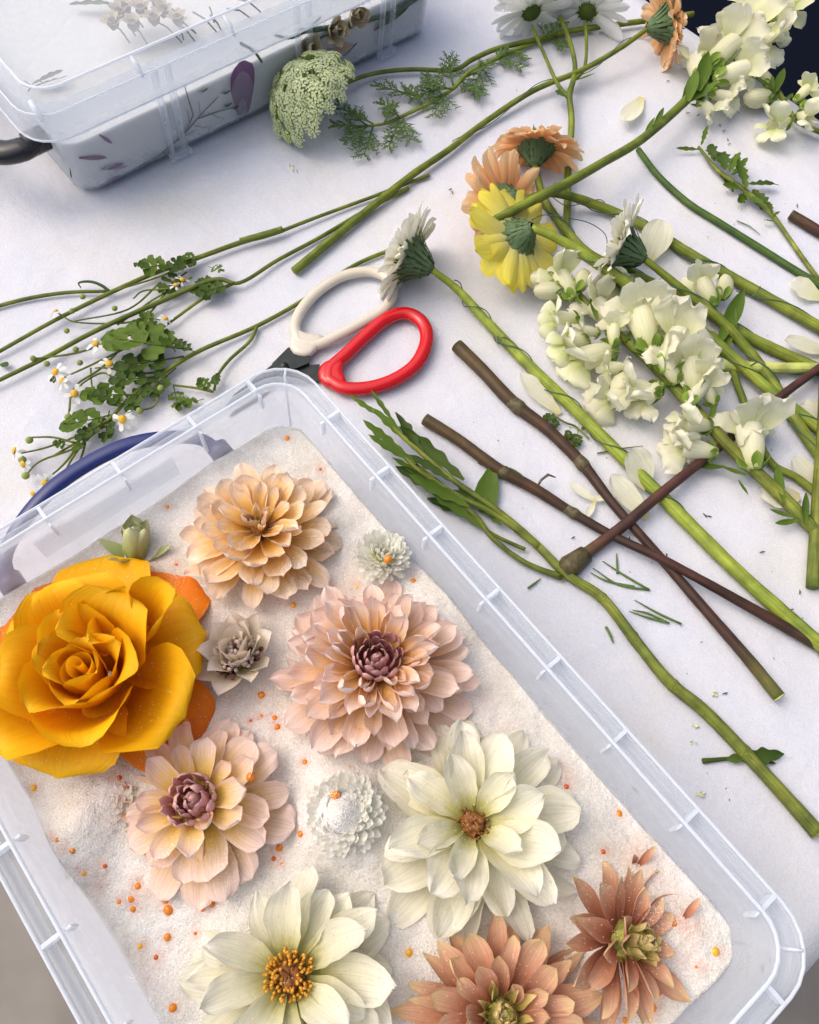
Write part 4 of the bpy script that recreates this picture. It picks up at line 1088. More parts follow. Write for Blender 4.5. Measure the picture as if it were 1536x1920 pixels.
def gerbera(label, neck, axis, rad, pmat, seed, stem_pts=None, stem_r=None, smat='stemg', wire=None, open_=15, coneL=.022, coneR=.0135, layers=((26, 1.0, 0), (22, .86, 12)), bendy=0.0, skipf=None, pw=.0112):
    """neck = world point where the stem meets the head; axis = the way the face looks"""
    ax = Vector(axis).normalized()
    root = empty('gerbera', neck, None, label, 'gerbera')
    head_q = axis_quat(ax)
    def put(o): 
        o.rotation_mode = 'QUATERNION'; l = o.location.copy(); q = o.rotation_quaternion.copy()
        o.location = head_q @ l; o.rotation_quaternion = head_q @ q; return o
    # involucre
    prof_ = [(.0032, 0), (.0058, .0035), (coneR * .70, coneL * .45), (coneR * .92, coneL * .8), (coneR * .95, coneL)]
    v = []; f = []; uv = []; sg = 18
    for i, (r, z) in enumerate(prof_):
        for k in range(sg):
            a = 2 * math.pi * k / sg; v.append(Vector((r * math.cos(a), r * math.sin(a), z))); uv.append((k / sg * 3, i / 4))
    for i in range(4):
        for k in range(sg): f.append((i * sg + k, i * sg + (k + 1) % sg, (i + 1) * sg + (k + 1) % sg, (i + 1) * sg + k))
    f.append(tuple(range(4 * sg, 5 * sg)))
    put(obj('calyx', mesh('calyx', v, f, M['calyxcone'], uv), root, (0, 0, 0), Quaternion()))
    for k, (r0, z0, el, n) in enumerate(((coneR * .42, coneL * .08, 50, 14), (coneR * .70, coneL * .30, 56, 18), (coneR * .90, coneL * .55, 52, 22), (coneR * .98, coneL * .70, 34, 22))):
        for o in whorl(root, n, M['calyx'], coneL * .85, .0036, r0, z0, el, 'tri', seed=seed + k, name='bract', cup=(.5, .3), bend=.1, nu=2, nv=4, jit=.7, yaw0=k * .2): put(o)
    for k, (n, s, d) in enumerate(layers):
        for o in whorl(root, n, pmat, (rad - coneR) * s, pw * rad / .045, coneR * .9, coneL * (.92 + .08 * k), open_ + d, 'strap', seed=seed + 10 + k, cup=(.5, .35), bend=bendy, tip=-.15, ruffle=.03, crease=.06, nu=5, nv=7, yaw0=k * .12, jit=1.2, skip=skipf): put(o)
    put(dome('disc', M['discg'] if pmat is M['gwhite'] else M['discy'], root, coneR * .95, .006, coneL * 1.02, .12))
    for o in whorl(root, 20, pmat, (rad - coneR) * .42, .005, coneR * .55, coneL * 1.05, open_ + 35, 'strap', seed=seed + 20, name='petal', cup=(.5, .4), nu=3, nv=4): put(o)
    if stem_pts:
        pts = [neck] + Z(stem_pts, max(stem_r) * .001)
        path = catmull([p + ax * .002 if i == 0 else p for i, p in enumerate(pts)], 8)
        v, f, uv = tube_data([p - neck for p in path], [x * .00088 for x in stem_r], 12, wob=.03)
        obj('stem', mesh('stem', v, f, M[smat], uv), root)
        if wire: spiral_wire(path, max(stem_r) * .00088, wire[0], root, wire[1], wire[2], seed=seed)
    return root

# peach gerbera whose stem runs down to the cut end in the middle of the cloth
gerbera('peach gerbera at the cloth edge, facing away over the navy bench, with long wired stem', P(1212, 54, .030), (.93, .30, .12), .045, M['gpeach'], 301,
        [(1160, 92, .024), (1090, 132, .016), (1000, 170, .009), (905, 232, .006), (840, 282, .006), (770, 330, .007), (660, 418, .0055), (552, 508, .0055)], [2.6, 3.0, 3.2, 3.2, 3.3, 3.5, 3.8, 4.2, 4.4], 'stemo', wire=(2.2, .05, .6), open_=2, bendy=-.5, coneL=.023, coneR=.0145)
# yellow gerbera
gerbera('yellow gerbera lying face down, wired pale green stem across the snapdragons', P(1000, 424, .050), (-.50, .10, -.80), .055, M['gyellow'], 311,
        [(1060, 455, .042), (1150, 515, .032), (1250, 575, .022), (1340, 640, .016), (1430, 720, .010), (1500, 775, .007), (1600, 850, .007)], [3.6, 4.6, 5.2, 5.4, 5.4, 5.4, 5.4, 5.4], wire=(4.2, .1, .98), open_=-2, bendy=.15, layers=((17, 1.0, 0), (14, .9, 8)), coneL=.018, coneR=.0125, pw=.0165)
# peach gerbera behind it
gerbera('peach gerbera pressed beneath the yellow gerbera, its stem running along the cloth', P(985, 372, .036), (-.55, .22, -.55), .054, M['gpeach'], 321,
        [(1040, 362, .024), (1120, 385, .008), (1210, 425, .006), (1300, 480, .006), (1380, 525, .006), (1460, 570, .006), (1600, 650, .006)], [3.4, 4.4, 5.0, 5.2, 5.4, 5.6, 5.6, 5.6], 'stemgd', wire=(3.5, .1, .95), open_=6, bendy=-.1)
# peach gerbera seen from the side
gerbera('peach gerbera on edge with drooping petals, next to the yellow one', P(1002, 312, .018), (.06, .90, .30), .046, M['gpeach'], 331,
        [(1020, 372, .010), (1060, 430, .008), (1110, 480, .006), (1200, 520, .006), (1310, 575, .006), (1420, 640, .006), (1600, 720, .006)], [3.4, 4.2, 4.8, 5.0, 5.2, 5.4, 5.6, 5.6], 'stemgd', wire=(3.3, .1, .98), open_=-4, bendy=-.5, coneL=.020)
# white gerberas
gerbera('ivory gerbera leaning on the cream scissor handle, long wired green stem', P(812, 506, .024), (-.84, .38, .08), .047, M['gwhite'], 341,
        [(860, 545, .012), (910, 600, .007), (985, 678, .0062), (1075, 765, .0062), (1170, 860, .0062), (1260, 950, .0062), (1370, 1060, .0062), (1470, 1150, .0062), (1600, 1262, .0062)], [3.0, 4.0, 4.8, 5.4, 5.6, 5.8, 6.0, 6.2, 6.2, 6.2], wire=(5.2, .08, .68), open_=8, bendy=.05, coneL=.024, coneR=.016)
gerbera('white gerbera standing on edge behind the snapdragon spike', P(1212, 486, .032), (-.90, .34, .02), .047, M['gwhite'], 351,
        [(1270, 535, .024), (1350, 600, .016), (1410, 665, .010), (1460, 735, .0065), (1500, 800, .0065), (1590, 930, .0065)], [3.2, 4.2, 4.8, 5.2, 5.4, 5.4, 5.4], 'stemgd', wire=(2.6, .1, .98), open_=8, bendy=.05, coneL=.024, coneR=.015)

# loose cut stems
def loose(name, label, pts, rmm, mat, cat='stem', **kw):
    root = empty(name, Z(pts, .004)[0] * 1.0, label=label, cat=cat)
    root.location.z = 0
    o, path = stem('shaft', pts, rmm, M[mat], root, **kw)
    return root, path
def node_bump(root, path, t, r, mat='node'):
    i = int(t * (len(path) - 1)); tn = (path[min(i + 1, len(path) - 1)] - path[max(i - 1, 0)]).normalized()
    q = [path[i] + tn * d - root.location for d in (-r * 1.5, -r * .5, 0, r * .3, r * 1.2)]
    v, f, uv = tube_data(q, [r * .80, r * .93, r * 1.0, r * .97, r * .74], 10, wob=.05)
    return obj('node', mesh('node', v, f, M[mat], uv), root)

M['cut'] = mat_plain('cut_face', (.38, .40, .16), .7, .35, 700, .5)
M['cutb'] = mat_plain('cut_face_brown', (.20, .17, .07), .7, .4, 700, .5)
def cut_end(root, path, end, r, mat='cut'):
    p, q = (path[0], path[1]) if end == 0 else (path[-1], path[-2])
    d = (p - q).normalized(); o0 = root.location
    v, f, uv = tube_data([p - o0 - d * .0008, p - o0 + d * .0002, p - o0 + d * .0005], [r * 1.02, r * 1.03, r * .86], 10, wob=.06)
    return obj('cut_end', mesh('cut_end', v, f, M[mat], uv), root)
# brown dahlia stems
b1, p1 = loose('brown_cutting', 'thick brown dahlia stem with two swollen nodes and a green cut end', [(857, 648), (905, 695), (962, 755), (1030, 808), (1092, 870), (1150, 945), (1225, 1030), (1320, 1140), (1400, 1232), (1462, 1308)], [5.8, 5.6, 5.6, 4.8, 4.6, 3.6, 3.6, 3.8, 4.2, 4.6], 'stemb', wob=.02)
cut_end(b1, p1, 0, .0058, 'cutb'); cut_end(b1, p1, 1, .0046)
node_bump(b1, p1, .245, .0066); node_bump(b1, p1, .455, .0056)
o_ = obj('leaf_scar', petal('leaf_scar', M['stemc'], .011, .008, 'tri', cup=(1.0, .8), bend=.2, nu=4, nv=5), b1, P(1082, 856, .008) - b1.location, look(P(1108, 880, .006) - P(1082, 856, .008)))
b2, p2 = loose('brown_cutting', 'slim brown stem lying over the other dahlia stems, starting beside the leafy sprig', [(797, 786), (860, 825), (935, 880), (1000, 915), (1075, 962), (1150, 1005, .007), (1235, 1045, .011), (1310, 1085, .011), (1400, 1135, .008), (1536, 1212), (1620, 1265)], [5.0, 4.6, 4.8, 4.4, 3.8, 3.4, 3.4, 3.5, 3.8, 4.2, 4.4], 'stemb', wob=.02)
cut_end(b2, p2, 0, .0050, 'cutb')
node_bump(b2, p2, .215, .0054); node_bump(b2, p2, .40, .0046)
for (x, y, x2, y2, s) in ((945, 880, 985, 905, .016), (1030, 935, 1060, 955, .012)):
    obj('leaf_scar', petal('leaf_scar', M['leaf'], s, .006, 'tri', cup=(.8, .6), nu=3, nv=4), b2, P(x, y, .007) - b2.location, look(P(x2, y2 - 12, .004) - P(x, y, .007)))
obj('shrivelled_shoot', mesh('shrivelled_shoot', *tube_data([P(x, y, z) - b2.location for x, y, z in ((1008, 912, .008), (1015, 900, .011), (1028, 890, .011), (1042, 895, .009))], [.0009, .0010, .0012, .0005], 6)[:2], M['drybrown']), b2)
b3, p3 = loose('brown_cutting', 'plum brown stem crossing over, ending in a green cut flower base', [(1600, 640, .013), (1536, 690, .012), (1455, 750, .012), (1340, 845, .012), (1240, 925, .012), (1170, 985, .009), (1110, 1030, .005), (1068, 1062, .0045)], [3.4, 3.5, 3.7, 3.9, 4.1, 4.3, 4.6, 5.2], 'stemb2')
node_bump(b3, p3, .995, .0088)
for (dx, dy) in ((-22, 10), (-14, 28), (8, 24), (20, 6)):
    obj('bract', petal('bract', M['stemc'], .011, .008, 'tri', cup=(.8, .5), nu=3, nv=4, bend=.2), b3, P(1062, 1066, .004) - b3.location, look(P(1062 + dx, 1066 + dy, .003) - P(1062, 1066, .004)))

loose('dark_stem', 'smooth dark green bare stem curving past the leafy snapdragon tip', [(1197, 280), (1235, 330), (1290, 380), (1345, 415), (1420, 462), (1500, 512), (1600, 570)], [2.8, 3.0, 3.2, 3.3, 3.4, 3.4, 3.4], 'stemdk')
rs, ps = loose('cut_stem', 'pale green cut stem end lying crosswise under the plum stem', [(1333, 678, .008), (1375, 686, .008), (1440, 690, .008), (1536, 690, .007), (1600, 688, .006)], [5.6, 4.8, 4.8, 4.8, 4.8], 'stemw'); spiral_wire(ps, .0048, 1.2, rs, .3, .75); cut_end(rs, ps, 0, .0056)
loose('cut_stem', 'short brown and green wet cut stem at the edge of the cloth', [(1483, 402), (1510, 418), (1536, 434), (1590, 465)], [4.8, 5.0, 5.0, 5.0], 'stemb')
loose('cut_stem', 'straight green stem standing at the cloth side, ending below the snapdragon base', [(1548, 640, .014), (1543, 800, .012), (1532, 960, .009), (1524, 1102, .0055)], [4.2, 4.4, 4.6, 4.8], 'stemo')
loose('cut_stem', 'second straight green stem beside the one ending below the snapdragon base', [(1558, 740, .006), (1546, 900, .0055), (1536, 1090, .0055)], [4.0, 4.2, 4.4], 'stemdk')

# lower snapdragon / chrysanthemum stem with lance leaves
gs, gp = loose('leafy_stem', 'long ridged green stem with a spray of toothed leaves, beside the tray', [(1534, 1562), (1470, 1490), (1385, 1398), (1320, 1332), (1255, 1278), (1195, 1205), (1130, 1122), (1062, 1076), (1000, 1015), (930, 955, .010), (850, 900, .013), (770, 832, .016), (700, 768, .016)], [5.2, 4.6, 4.4, 4.4, 4.2, 3.9, 3.7, 3.4, 3.0, 2.5, 2.2, 1.8, 1.2], 'stemc', ridge=.07, seg=20, wob=.02, cat='stem')
cut_end(gs, gp, 0, .0056, 'cutb')
for t, r in ((.165, .0050), (.33, .0048), (.43, .0044), (.50, .0042)): node_bump(gs, gp, t, r, 'stemc')
def branch(root, pts, rmm, mat='stemc', name='branch'):
    return stem(name, pts, rmm, M[mat], root, seg=8)
branch(gs, [(1010, 1025, .006), (930, 965, .008), (860, 930, .010), (790, 885, .012), (745, 845, .012)], [2.8, 2.4, 2.2, 1.8, 1.2])
branch(gs, [(1052, 1082, .004), (985, 1055, .004), (925, 1010, .005), (895, 970, .007), (835, 915, .008), (780, 870, .010)], [2.6, 2.2, 2.0, 2.0, 1.8, 1.2])
branch(gs, [(985, 1030, .004), (940, 1010, .005), (905, 990, .006)], [1.6, 1.5, 1.3])
LEAFV = [petal('leaf', M['leaf'], 1, .19, 'lance', nu=4, nv=22, cup=(.6, .6), bend=.12, lobes=4, lobe_d=.42, ruffle=.04, seed=400 + i, twist=t) for i, t in enumerate((-.5, .3, .7, 0))]
LEAFD = [petal('leaf', M['leafd'], 1, .22, 'lance', nu=4, nv=22, cup=(.5, .7), bend=-.1, lobes=4, lobe_d=.45, ruffle=.05, seed=420 + i, twist=t) for i, t in enumerate((.4, -.4, .8))]
LSLIM = [petal('leaf', M['leaf'], 1, .16, 'lance', nu=3, nv=12, cup=(.6, .6), bend=.25, seed=440 + i, twist=t) for i, t in enumerate((-.4, .5))]
def leaf_at(root, x0, y0, z0, x1, y1, z1, dark=False, up=(0, 0, 1), wide=1.0, slim=False, k=[0]):
    k[0] += 1
    a, b = P(x0, y0, z0), P(x1, y1, z1)
    src = LSLIM if slim else (LEAFD if dark else LEAFV)
    L = (b - a).length
    return obj('leaf', src[k[0] % len(src)], root, a - root.location, look(b - a, up), (L * wide, L, L * wide))
for (x0, y0, z0, x1, y1, z1, dk, w) in ((770, 832, .016, 700, 768, .018, 0, 1.0), (720, 785, .016, 655, 742, .016, 0, .8), (745, 800, .018, 694, 732, .022, 0, .7), (795, 855, .016, 742, 770, .02, 1, 1.1),
        (870, 900, .012, 750, 795, .02, 1, 1.0), (760, 850, .012, 680, 790, .014, 0, 1.0), (780, 870, .013, 690, 818, .014, 0, 1.0), (815, 880, .012, 705, 832, .010, 0, .8), (850, 905, .014, 770, 850, .018, 1, .9),
        (880, 950, .010, 765, 892, .014, 0, 1.2), (860, 935, .008, 742, 870, .012, 1, 1.1), (830, 915, .009, 735, 862, .008, 0, 1.1), (905, 990, .006, 790, 905, .010, 0, 1.1), (900, 975, .006, 800, 930, .006, 1, 1.0), (930, 970, .009, 850, 915, .010, 1, .9), (870, 955, .008, 800, 935, .004, 1, .9), (940, 985, .008, 858, 905, .006, 1, 1.0)):
    leaf_at(gs, x0, y0, z0, x1, y1, z1, dk, wide=w)
obj('leaf', petal('leaf', M['leaf'], .042, .020, 'tri', cup=(.3, .5), bend=.1, nu=5, nv=7), gs, P(905, 955, .003) - gs.location, look(P(925, 872, .004) - P(905, 955, .003)))

# snapdragons ------------------------------------------------------------
def snap_meshes(pm, tm, seed, frill=.10):
    rnd = random.Random(seed)
    # throat: unit length along +Y
    v = []; f = []; uv = []; sg = 14
    for i in range(8):
        t = i / 7; y = t * .62; r = .085 + .085 * t + .03 * math.sin(t * 3.1)
        for k in range(sg):
            a = 2 * math.pi * k / sg
            v.append(Vector((r * math.cos(a) * 1.05, y, r * math.sin(a) * (1.0 + .15 * t) + .02 * math.sin(t * 3)))); uv.append((k / sg, t))
    for i in range(7):
        for k in range(sg): f.append((i * sg + k, (i + 1) * sg + k, (i + 1) * sg + (k + 1) % sg, i * sg + (k + 1) % sg))
    f.append(tuple(range(sg)))
    d = dict(tube=mesh('floret', v, f, tm, uv))
    d['up'] = [petal('lobe', pm, .52, .46, 'round', nu=7, nv=8, cup=(.8, -.2), bend=.5, tip=1.0, ruffle=frill, rf=2, seed=seed + i) for i in range(2)]
    d['low'] = [petal('lobe', pm, .46, .40, 'round', nu=7, nv=8, cup=(-.6, -.3), bend=-.5, tip=-1.3, ruffle=frill, rf=2, seed=seed + 5 + i) for i in range(3)]
    d['sep'] = petal('sepal', M['sepal'], .26, .17, 'dahlia', nu=4, nv=5, cup=(.8, .6), bend=.35, tip=-.5)
    v2, f2, uv2 = [], [], []
    for i in range(7):
        th = math.pi * i / 6
        for k in range(12):
            a = 2 * math.pi * k / 12; rr = 1 + .12 * math.cos(3 * a)
            v2.append((.17 * math.sin(th) * math.cos(a) * rr, .28 - .28 * math.cos(th), .15 * math.sin(th) * math.sin(a) * rr)); uv2.append((k / 12, i / 6))
    for i in range(6):
        for k in range(12): f2.append((i * 12 + k, (i + 1) * 12 + k, (i + 1) * 12 + (k + 1) % 12, i * 12 + (k + 1) % 12))
    d['bud'] = mesh('bud', v2, f2, tm, uv2)
    return d
SN = [snap_meshes(M['snap'], M['snaptube'], 500), snap_meshes(M['snapg'], M['snaptube'], 520, .07), snap_meshes(M['snap'], M['snap'], 540, .16)]
def floret(root, x0, y0, z0, x1, y1, z1, kind=0, roll=0.0, seed=0):
    rnd = random.Random(x0 * 7 + y0)
    a, b = P(x0, y0, z0), P(x1, y1, z1); L = (b - a).length / .97
    q = look(b - a) @ Quaternion((0, 1, 0), roll)
    d = SN[kind]
    o = obj('floret', d['tube'], root, a - root.location, q, L)
    for i, (x, yaw) in enumerate(((-.09, .45), (.09, -.45))):
        obj('lobe', d['up'][i], o, Vector((x, .58, .10)), orient(yaw + rnd.uniform(-.2, .2), R(42) + rnd.uniform(-.2, .3), rnd.uniform(-.3, .3)), rnd.uniform(.9, 1.15))
    for i, (x, yaw) in enumerate(((-.12, .85), (0, 0), (.12, -.85))):
        obj('lobe', d['low'][i], o, Vector((x, .57, -.06 + (.05 if i != 1 else 0))), orient(yaw + rnd.uniform(-.2, .2), R(2) + rnd.uniform(-.3, .2), rnd.uniform(-.3, .3)), rnd.uniform(.85, 1.1))
    for k in range(5):
        an = 2 * math.pi * k / 5 + rnd.random()
        obj('sepal', d['sep'], o, Vector((math.cos(an) * .05, -.02, math.sin(an) * .05)), Quaternion((0, 1, 0), -an + math.pi / 2) @ Quaternion((1, 0, 0), R(32)))
    return o
def sbud(root, x0, y0, z0, x1, y1, z1, kind=1, fat=1.0):
    a, b = P(x0, y0, z0), P(x1, y1, z1); L = (b - a).length / .56
    o = obj('bud', SN[kind]['bud'], root, a - root.location, look(b - a), (L * fat, L, L * fat))
    for k in range(5):
        an = 2 * math.pi * k / 5
        obj('sepal', SN[kind]['sep'], o, Vector((math.cos(an) * .04, -.02, math.sin(an) * .04)), Quaternion((0, 1, 0), -an + math.pi / 2) @ Quaternion((1, 0, 0), R(22)))
    return o

s1 = empty('snapdragon', P(1250, 730, 0), label='white snapdragon spike lying across the gerbera stems, oldest flowers browning', cat='snapdragon')
stem('stem', [(1010, 500, .012), (1065, 530, .014), (1135, 605, .016), (1230, 690, .018), (1310, 775, .018), (1380, 850, .016), (1450, 915, .012), (1545, 1010, .007), (1600, 1060, .006)], [1.2, 2.0, 3.0, 4.2, 4.6, 4.8, 5.0, 5.2, 5.2], M['stemc'], s1)
for a in ((1075, 560, .020, 1035, 490, .024, 1, .2), (1085, 600, .018, 1010, 595, .024, 1, -.4), (1105, 640, .018, 1030, 655, .020, 1, -.2), (1155, 655, .016, 1045, 690, .016, 1, .1),
          (1220, 660, .026, 1185, 545, .034, 0, .1), (1250, 700, .028, 1290, 590, .034, 2, -.3), (1305, 740, .026, 1285, 640, .036, 0, .3), (1240, 740, .020, 1140, 720, .020, 0, .4), (1190, 730, .014, 1105, 765, .012, 2, -.2),
          (1335, 800, .020, 1250, 790, .026, 2, .2), (1345, 850, .016, 1240, 835, .014, 2, .1), (1340, 760, .02, 1300, 690, .030, 2, .4),
          (1415, 880, .018, 1395, 760, .022, 2, .2), (1160, 620, .014, 1090, 545, .016, 0, .2), (1340, 575, .014, 1300, 500, .022, 0, -.2), (1195, 520, .010, 1130, 545, .012, 1, .2), (1160, 540, .008, 1110, 585, .008, 0, .5),
          (1125, 625, .020, 1072, 618, .024, 0, .2), (1200, 655, .024, 1232, 575, .032, 2, -.2), (1270, 720, .024, 1228, 640, .036, 2, .3), (1180, 690, .018, 1115, 690, .018, 0, -.3), (1290, 760, .024, 1335, 690, .030, 2, .2), (1315, 795, .018, 1262, 845, .014, 2, .1), (1240, 720, .022, 1180, 775, .018, 2, .3), (1150, 650, .022, 1150, 590, .028, 0, .1)):
    floret(s1, *a)
for a in ((1045, 530, .016, 985, 522, .018, 1), (1060, 545, .02, 1000, 545, .02, 1), (1080, 545, .022, 1100, 505, .026, 1), (1185, 700, .018, 1150, 735, .018, 1), (1205, 720, .018, 1190, 752, .018, 1), (1355, 560, .012, 1362, 515, .016, 1)):
    sbud(s1, *a)
for (x0, y0, x1, y1, z) in ((1045, 530, 935, 525, .01), (1090, 570, 1060, 540, .022), (1120, 600, 1105, 560, .022), (1170, 640, 1190, 620, .022), (1220, 690, 1200, 660, .022), (1330, 790, 1340, 760, .022), (1395, 860, 1385, 820, .02), (1345, 830, 1320, 850, .018), (1400, 890, 1350, 880, .012), (1470, 940, 1450, 880, .016), (1490, 970, 1440, 960, .010), (1500, 975, 1450, 985, .010), (1510, 985, 1505, 930, .016), (1385, 900, 1400, 930, .014), (1360, 875, 1300, 880, .010)):
    leaf_at(s1, x0, y0, z, x1, y1, z - .004, wide=1.6, slim=True)

s1b = empty('snapdragon', P(1420, 650, 0), label='partly stripped snapdragon stem under the white spike, with spent brown flowers', cat='snapdragon')
stem('stem', [(1180, 540, .006), (1290, 610, .005), (1350, 640, .006), (1390, 740, .006), (1440, 860, .005), (1500, 900, .005), (1600, 980, .005)], [2.2, 2.6, 3.0, 3.0, 3.0, 3.2, 3.2], M['stemgd'], s1b)
for a in ((1405, 830, .012, 1425, 760, .020, 2, .2), (1420, 870, .010, 1395, 805, .018, 2, -.3)): floret(s1b, *a)
for (x0, y0, x1, y1, z) in ((1360, 660, 1370, 590, .010), (1350, 640, 1385, 560, .014), (1365, 690, 1350, 730, .008), (1430, 850, 1395, 870, .008)): leaf_at(s1b, x0, y0, z, x1, y1, z, wide=1.8, slim=True)
o_ = dome('withered_flower', M['drybrown'], s1b, .008, .010, 0, .35, 3); o_.location = P(1418, 800, .014) - s1b.location

s2 = empty('snapdragon', P(1130, 310, 0), label='cream snapdragon over the far table edge, bare stem crossing the yellow gerbera', cat='snapdragon')
stem('stem', [(914, 421, .045), (980, 385, .045), (1060, 345, .042), (1130, 305, .036), (1205, 260, .028), (1290, 185, .022), (1360, 110, .020), (1440, 30, .018), (1500, -40, .016)], [4.6, 4.2, 4.2, 4.0, 4.2, 4.6, 4.2, 3.6, 2.8], M['stemo'], s2)
for a in ((1315, 160, .022, 1305, 90, .020, 2, .5), (1325, 130, .030, 1400, 60, .040, 0, .2), (1350, 120, .028, 1360, 40, .040, 2, .3), (1380, 95, .030, 1440, 20, .040, 0, -.2), (1340, 150, .028, 1430, 120, .034, 2, .3),
          (1390, 75, .030, 1480, 85, .036, 0, .1), (1310, 185, .022, 1345, 225, .010, 2, -.2), (1400, 50, .030, 1400, -30, .040, 0, .2), (1430, 30, .028, 1510, 10, .032, 1, .2), (1330, 175, .018, 1390, 190, .016, 2, .2), (1420, 60, .02, 1490, 50, .03, 1, .1)):
    floret(s2, *a)
for (x0, y0, x1, y1, z) in ((1290, 190, 1300, 150, .028), (1300, 180, 1320, 195, .022), (1290, 190, 1340, 170, .024), (1310, 170, 1320, 120, .030), (1350, 120, 1370, 70, .030), (1295, 195, 1315, 205, .020), (1330, 140, 1375, 110, .03), (1280, 200, 1310, 150, .02), (1290, 180, 1330, 205, .014)):
    leaf_at(s2, x0, y0, z, x1, y1, z, wide=2.4, slim=True)
for (x0, y0, x1, y1) in ((1225, 240, 1235, 218), (1208, 258, 1240, 198)):
    leaf_at(s2, x0, y0, .026, x0 + 18, y0 - 32, .030, wide=1.6, slim=True)

s3 = empty('snapdragon', P(1470, 200, 0), label='small pale yellow snapdragon cluster by the cloth border, below the cream spike', cat='snapdragon')
stem('stem', [(1425, 150, .012), (1455, 165, .012), (1475, 200, .012), (1500, 230, .010), (1570, 260, .008)], [1.8, 2.4, 2.6, 2.6, 2.6], M['stemc'], s3)
for a in ((1490, 190, .018, 1530, 150, .030, 1, .2), (1495, 215, .018, 1530, 230, .030, 0, -.2), (1480, 225, .014, 1430, 245, .018, 1, .3), (1500, 200, .02, 1570, 190, .03, 0, .1)): floret(s3, *a)
for a in ((1450, 180, .014, 1395, 185, .016, 1), (1445, 160, .014, 1430, 132, .018, 1), (1440, 190, .010, 1430, 200, .010, 1)): sbud(s3, *a)
for (x0, y0, x1, y1, z) in ((1460, 170, 1395, 152, .014), (1455, 172, 1465, 140, .018), (1458, 175, 1440, 205, .014), (1450, 170, 1445, 150, .02), (1470, 190, 1485, 180, .016), (1455, 175, 1450, 195, .012)): leaf_at(s3, x0, y0, z, x1, y1, z, wide=2.0, slim=True)

s4 = empty('snapdragon_tip', P(1400, 360, 0), label='flowerless leafy green snapdragon tip on a thin stem', cat='sprig')
stem('stem', [(1310, 275, .005), (1345, 318, .006), (1395, 355, .006), (1445, 400, .004), (1475, 440, .003), (1510, 490, .003), (1570, 570, .003)], [1.3, 1.9, 2.3, 2.2, 2.0, 2.1, 2.2], M['stemc'], s4)
for (x0, y0, x1, y1, z, dk, w) in ((1318, 280, 1266, 280, .004, 0, .5), (1315, 272, 1326, 238, .008, 0, .6), (1340, 302, 1333, 266, .010, 1, 1.2), (1360, 318, 1352, 278, .012, 1, 1.5), (1368, 322, 1385, 290, .012, 0, 1.2), (1375, 325, 1400, 300, .012, 0, 1.0), (1400, 352, 1380, 305, .012, 0, 1.3),
        (1395, 350, 1352, 352, .005, 0, 1.3), (1400, 362, 1380, 385, .004, 0, 1.5), (1405, 345, 1462, 342, .008, 1, .9), (1412, 355, 1440, 390, .005, 1, 1.4), (1395, 362, 1435, 395, .006, 0, 1.2), (1345, 318, 1378, 355, .002, 1, 1.0), (1448, 405, 1462, 398, .006, 0, 1.2), (1455, 415, 1430, 414, .004, 0, .8), (1448, 400, 1440, 375, .006, 1, 1.0), (1372, 328, 1398, 316, .010, 0, 1.0)):
    leaf_at(s4, x0, y0, z, x1, y1, z + .001, dk, wide=w * 1.9)

# white chrysanthemum spray at the top ---------------------------------------------------------------
ch = empty('white_chrysanthemum', P(1066, 300, 0), label='branching stem of white daisy chrysanthemums seen from behind at the far side', cat='chrysanthemum')
stem('stem', [(1062, 445, .004), (1064, 380, .005), (1066, 310, .008), (1072, 230, .012), (1068, 180, .014), (1075, 150, .014), (1078, 118, .015), (1066, 70, .018), (1050, 30, .022)], [3.6, 3.4, 3.4, 3.2, 3.2, 2.8, 2.5, 2.3, 2.2], M['stemo'], ch)
branch(ch, [(1066, 182, .014), (1046, 158, .014), (1022, 105, .016), (998, 50, .020)], [2.4, 2.0, 1.8, 1.8], 'stemo')
branch(ch, [(1076, 150, .014), (1095, 130, .014), (1100, 90, .016), (1098, 40, .018)], [2.2, 1.8, 1.7, 1.7], 'stemo')
leaf_at(ch, 1080, 150, .014, 1116, 142, .012, True, wide=1.0, slim=True)
leaf_at(ch, 1068, 185, .016, 1042, 165, .014, True, wide=2.0)
for (x, y, z, ax, sd_, rr) in ((1000, 35, .022, (-.25, .75, .25), 1, .040), (1048, 12, .024, (.0, .9, .2), 2, .044), (1098, 30, .020, (.25, .85, .1), 3, .040)):
    p = P(x, y, z); qh = axis_quat(ax); fl = obj('flower_head', mesh('flower_head', *tube_data([Vector((0, 0, 0)), Vector((0, 0, .004)), Vector((0, 0, .009))], [.003, .0085, .0095], 14)[:2], M['leafd']), ch, p - ch.location, qh)
    for k, (n, L, el, z0) in enumerate(((17, rr, -4, .008), (15, rr * .92, 12, .010))):
        for o in whorl(fl, n, M['cwhite'], L, .0105, .006, z0, el, 'strap', seed=600 + sd_ * 7 + k, cup=(.5, .4), bend=-.15, crease=.06, nu=4, nv=6, yaw0=k * .2): pass
    whorl(fl, 22, M['leaf'], .0085, .0032, .007, .003, 60, 'tri', seed=620 + sd_, name='bract', nu=2, nv=3, cup=(.5, .4), bend=-.3)

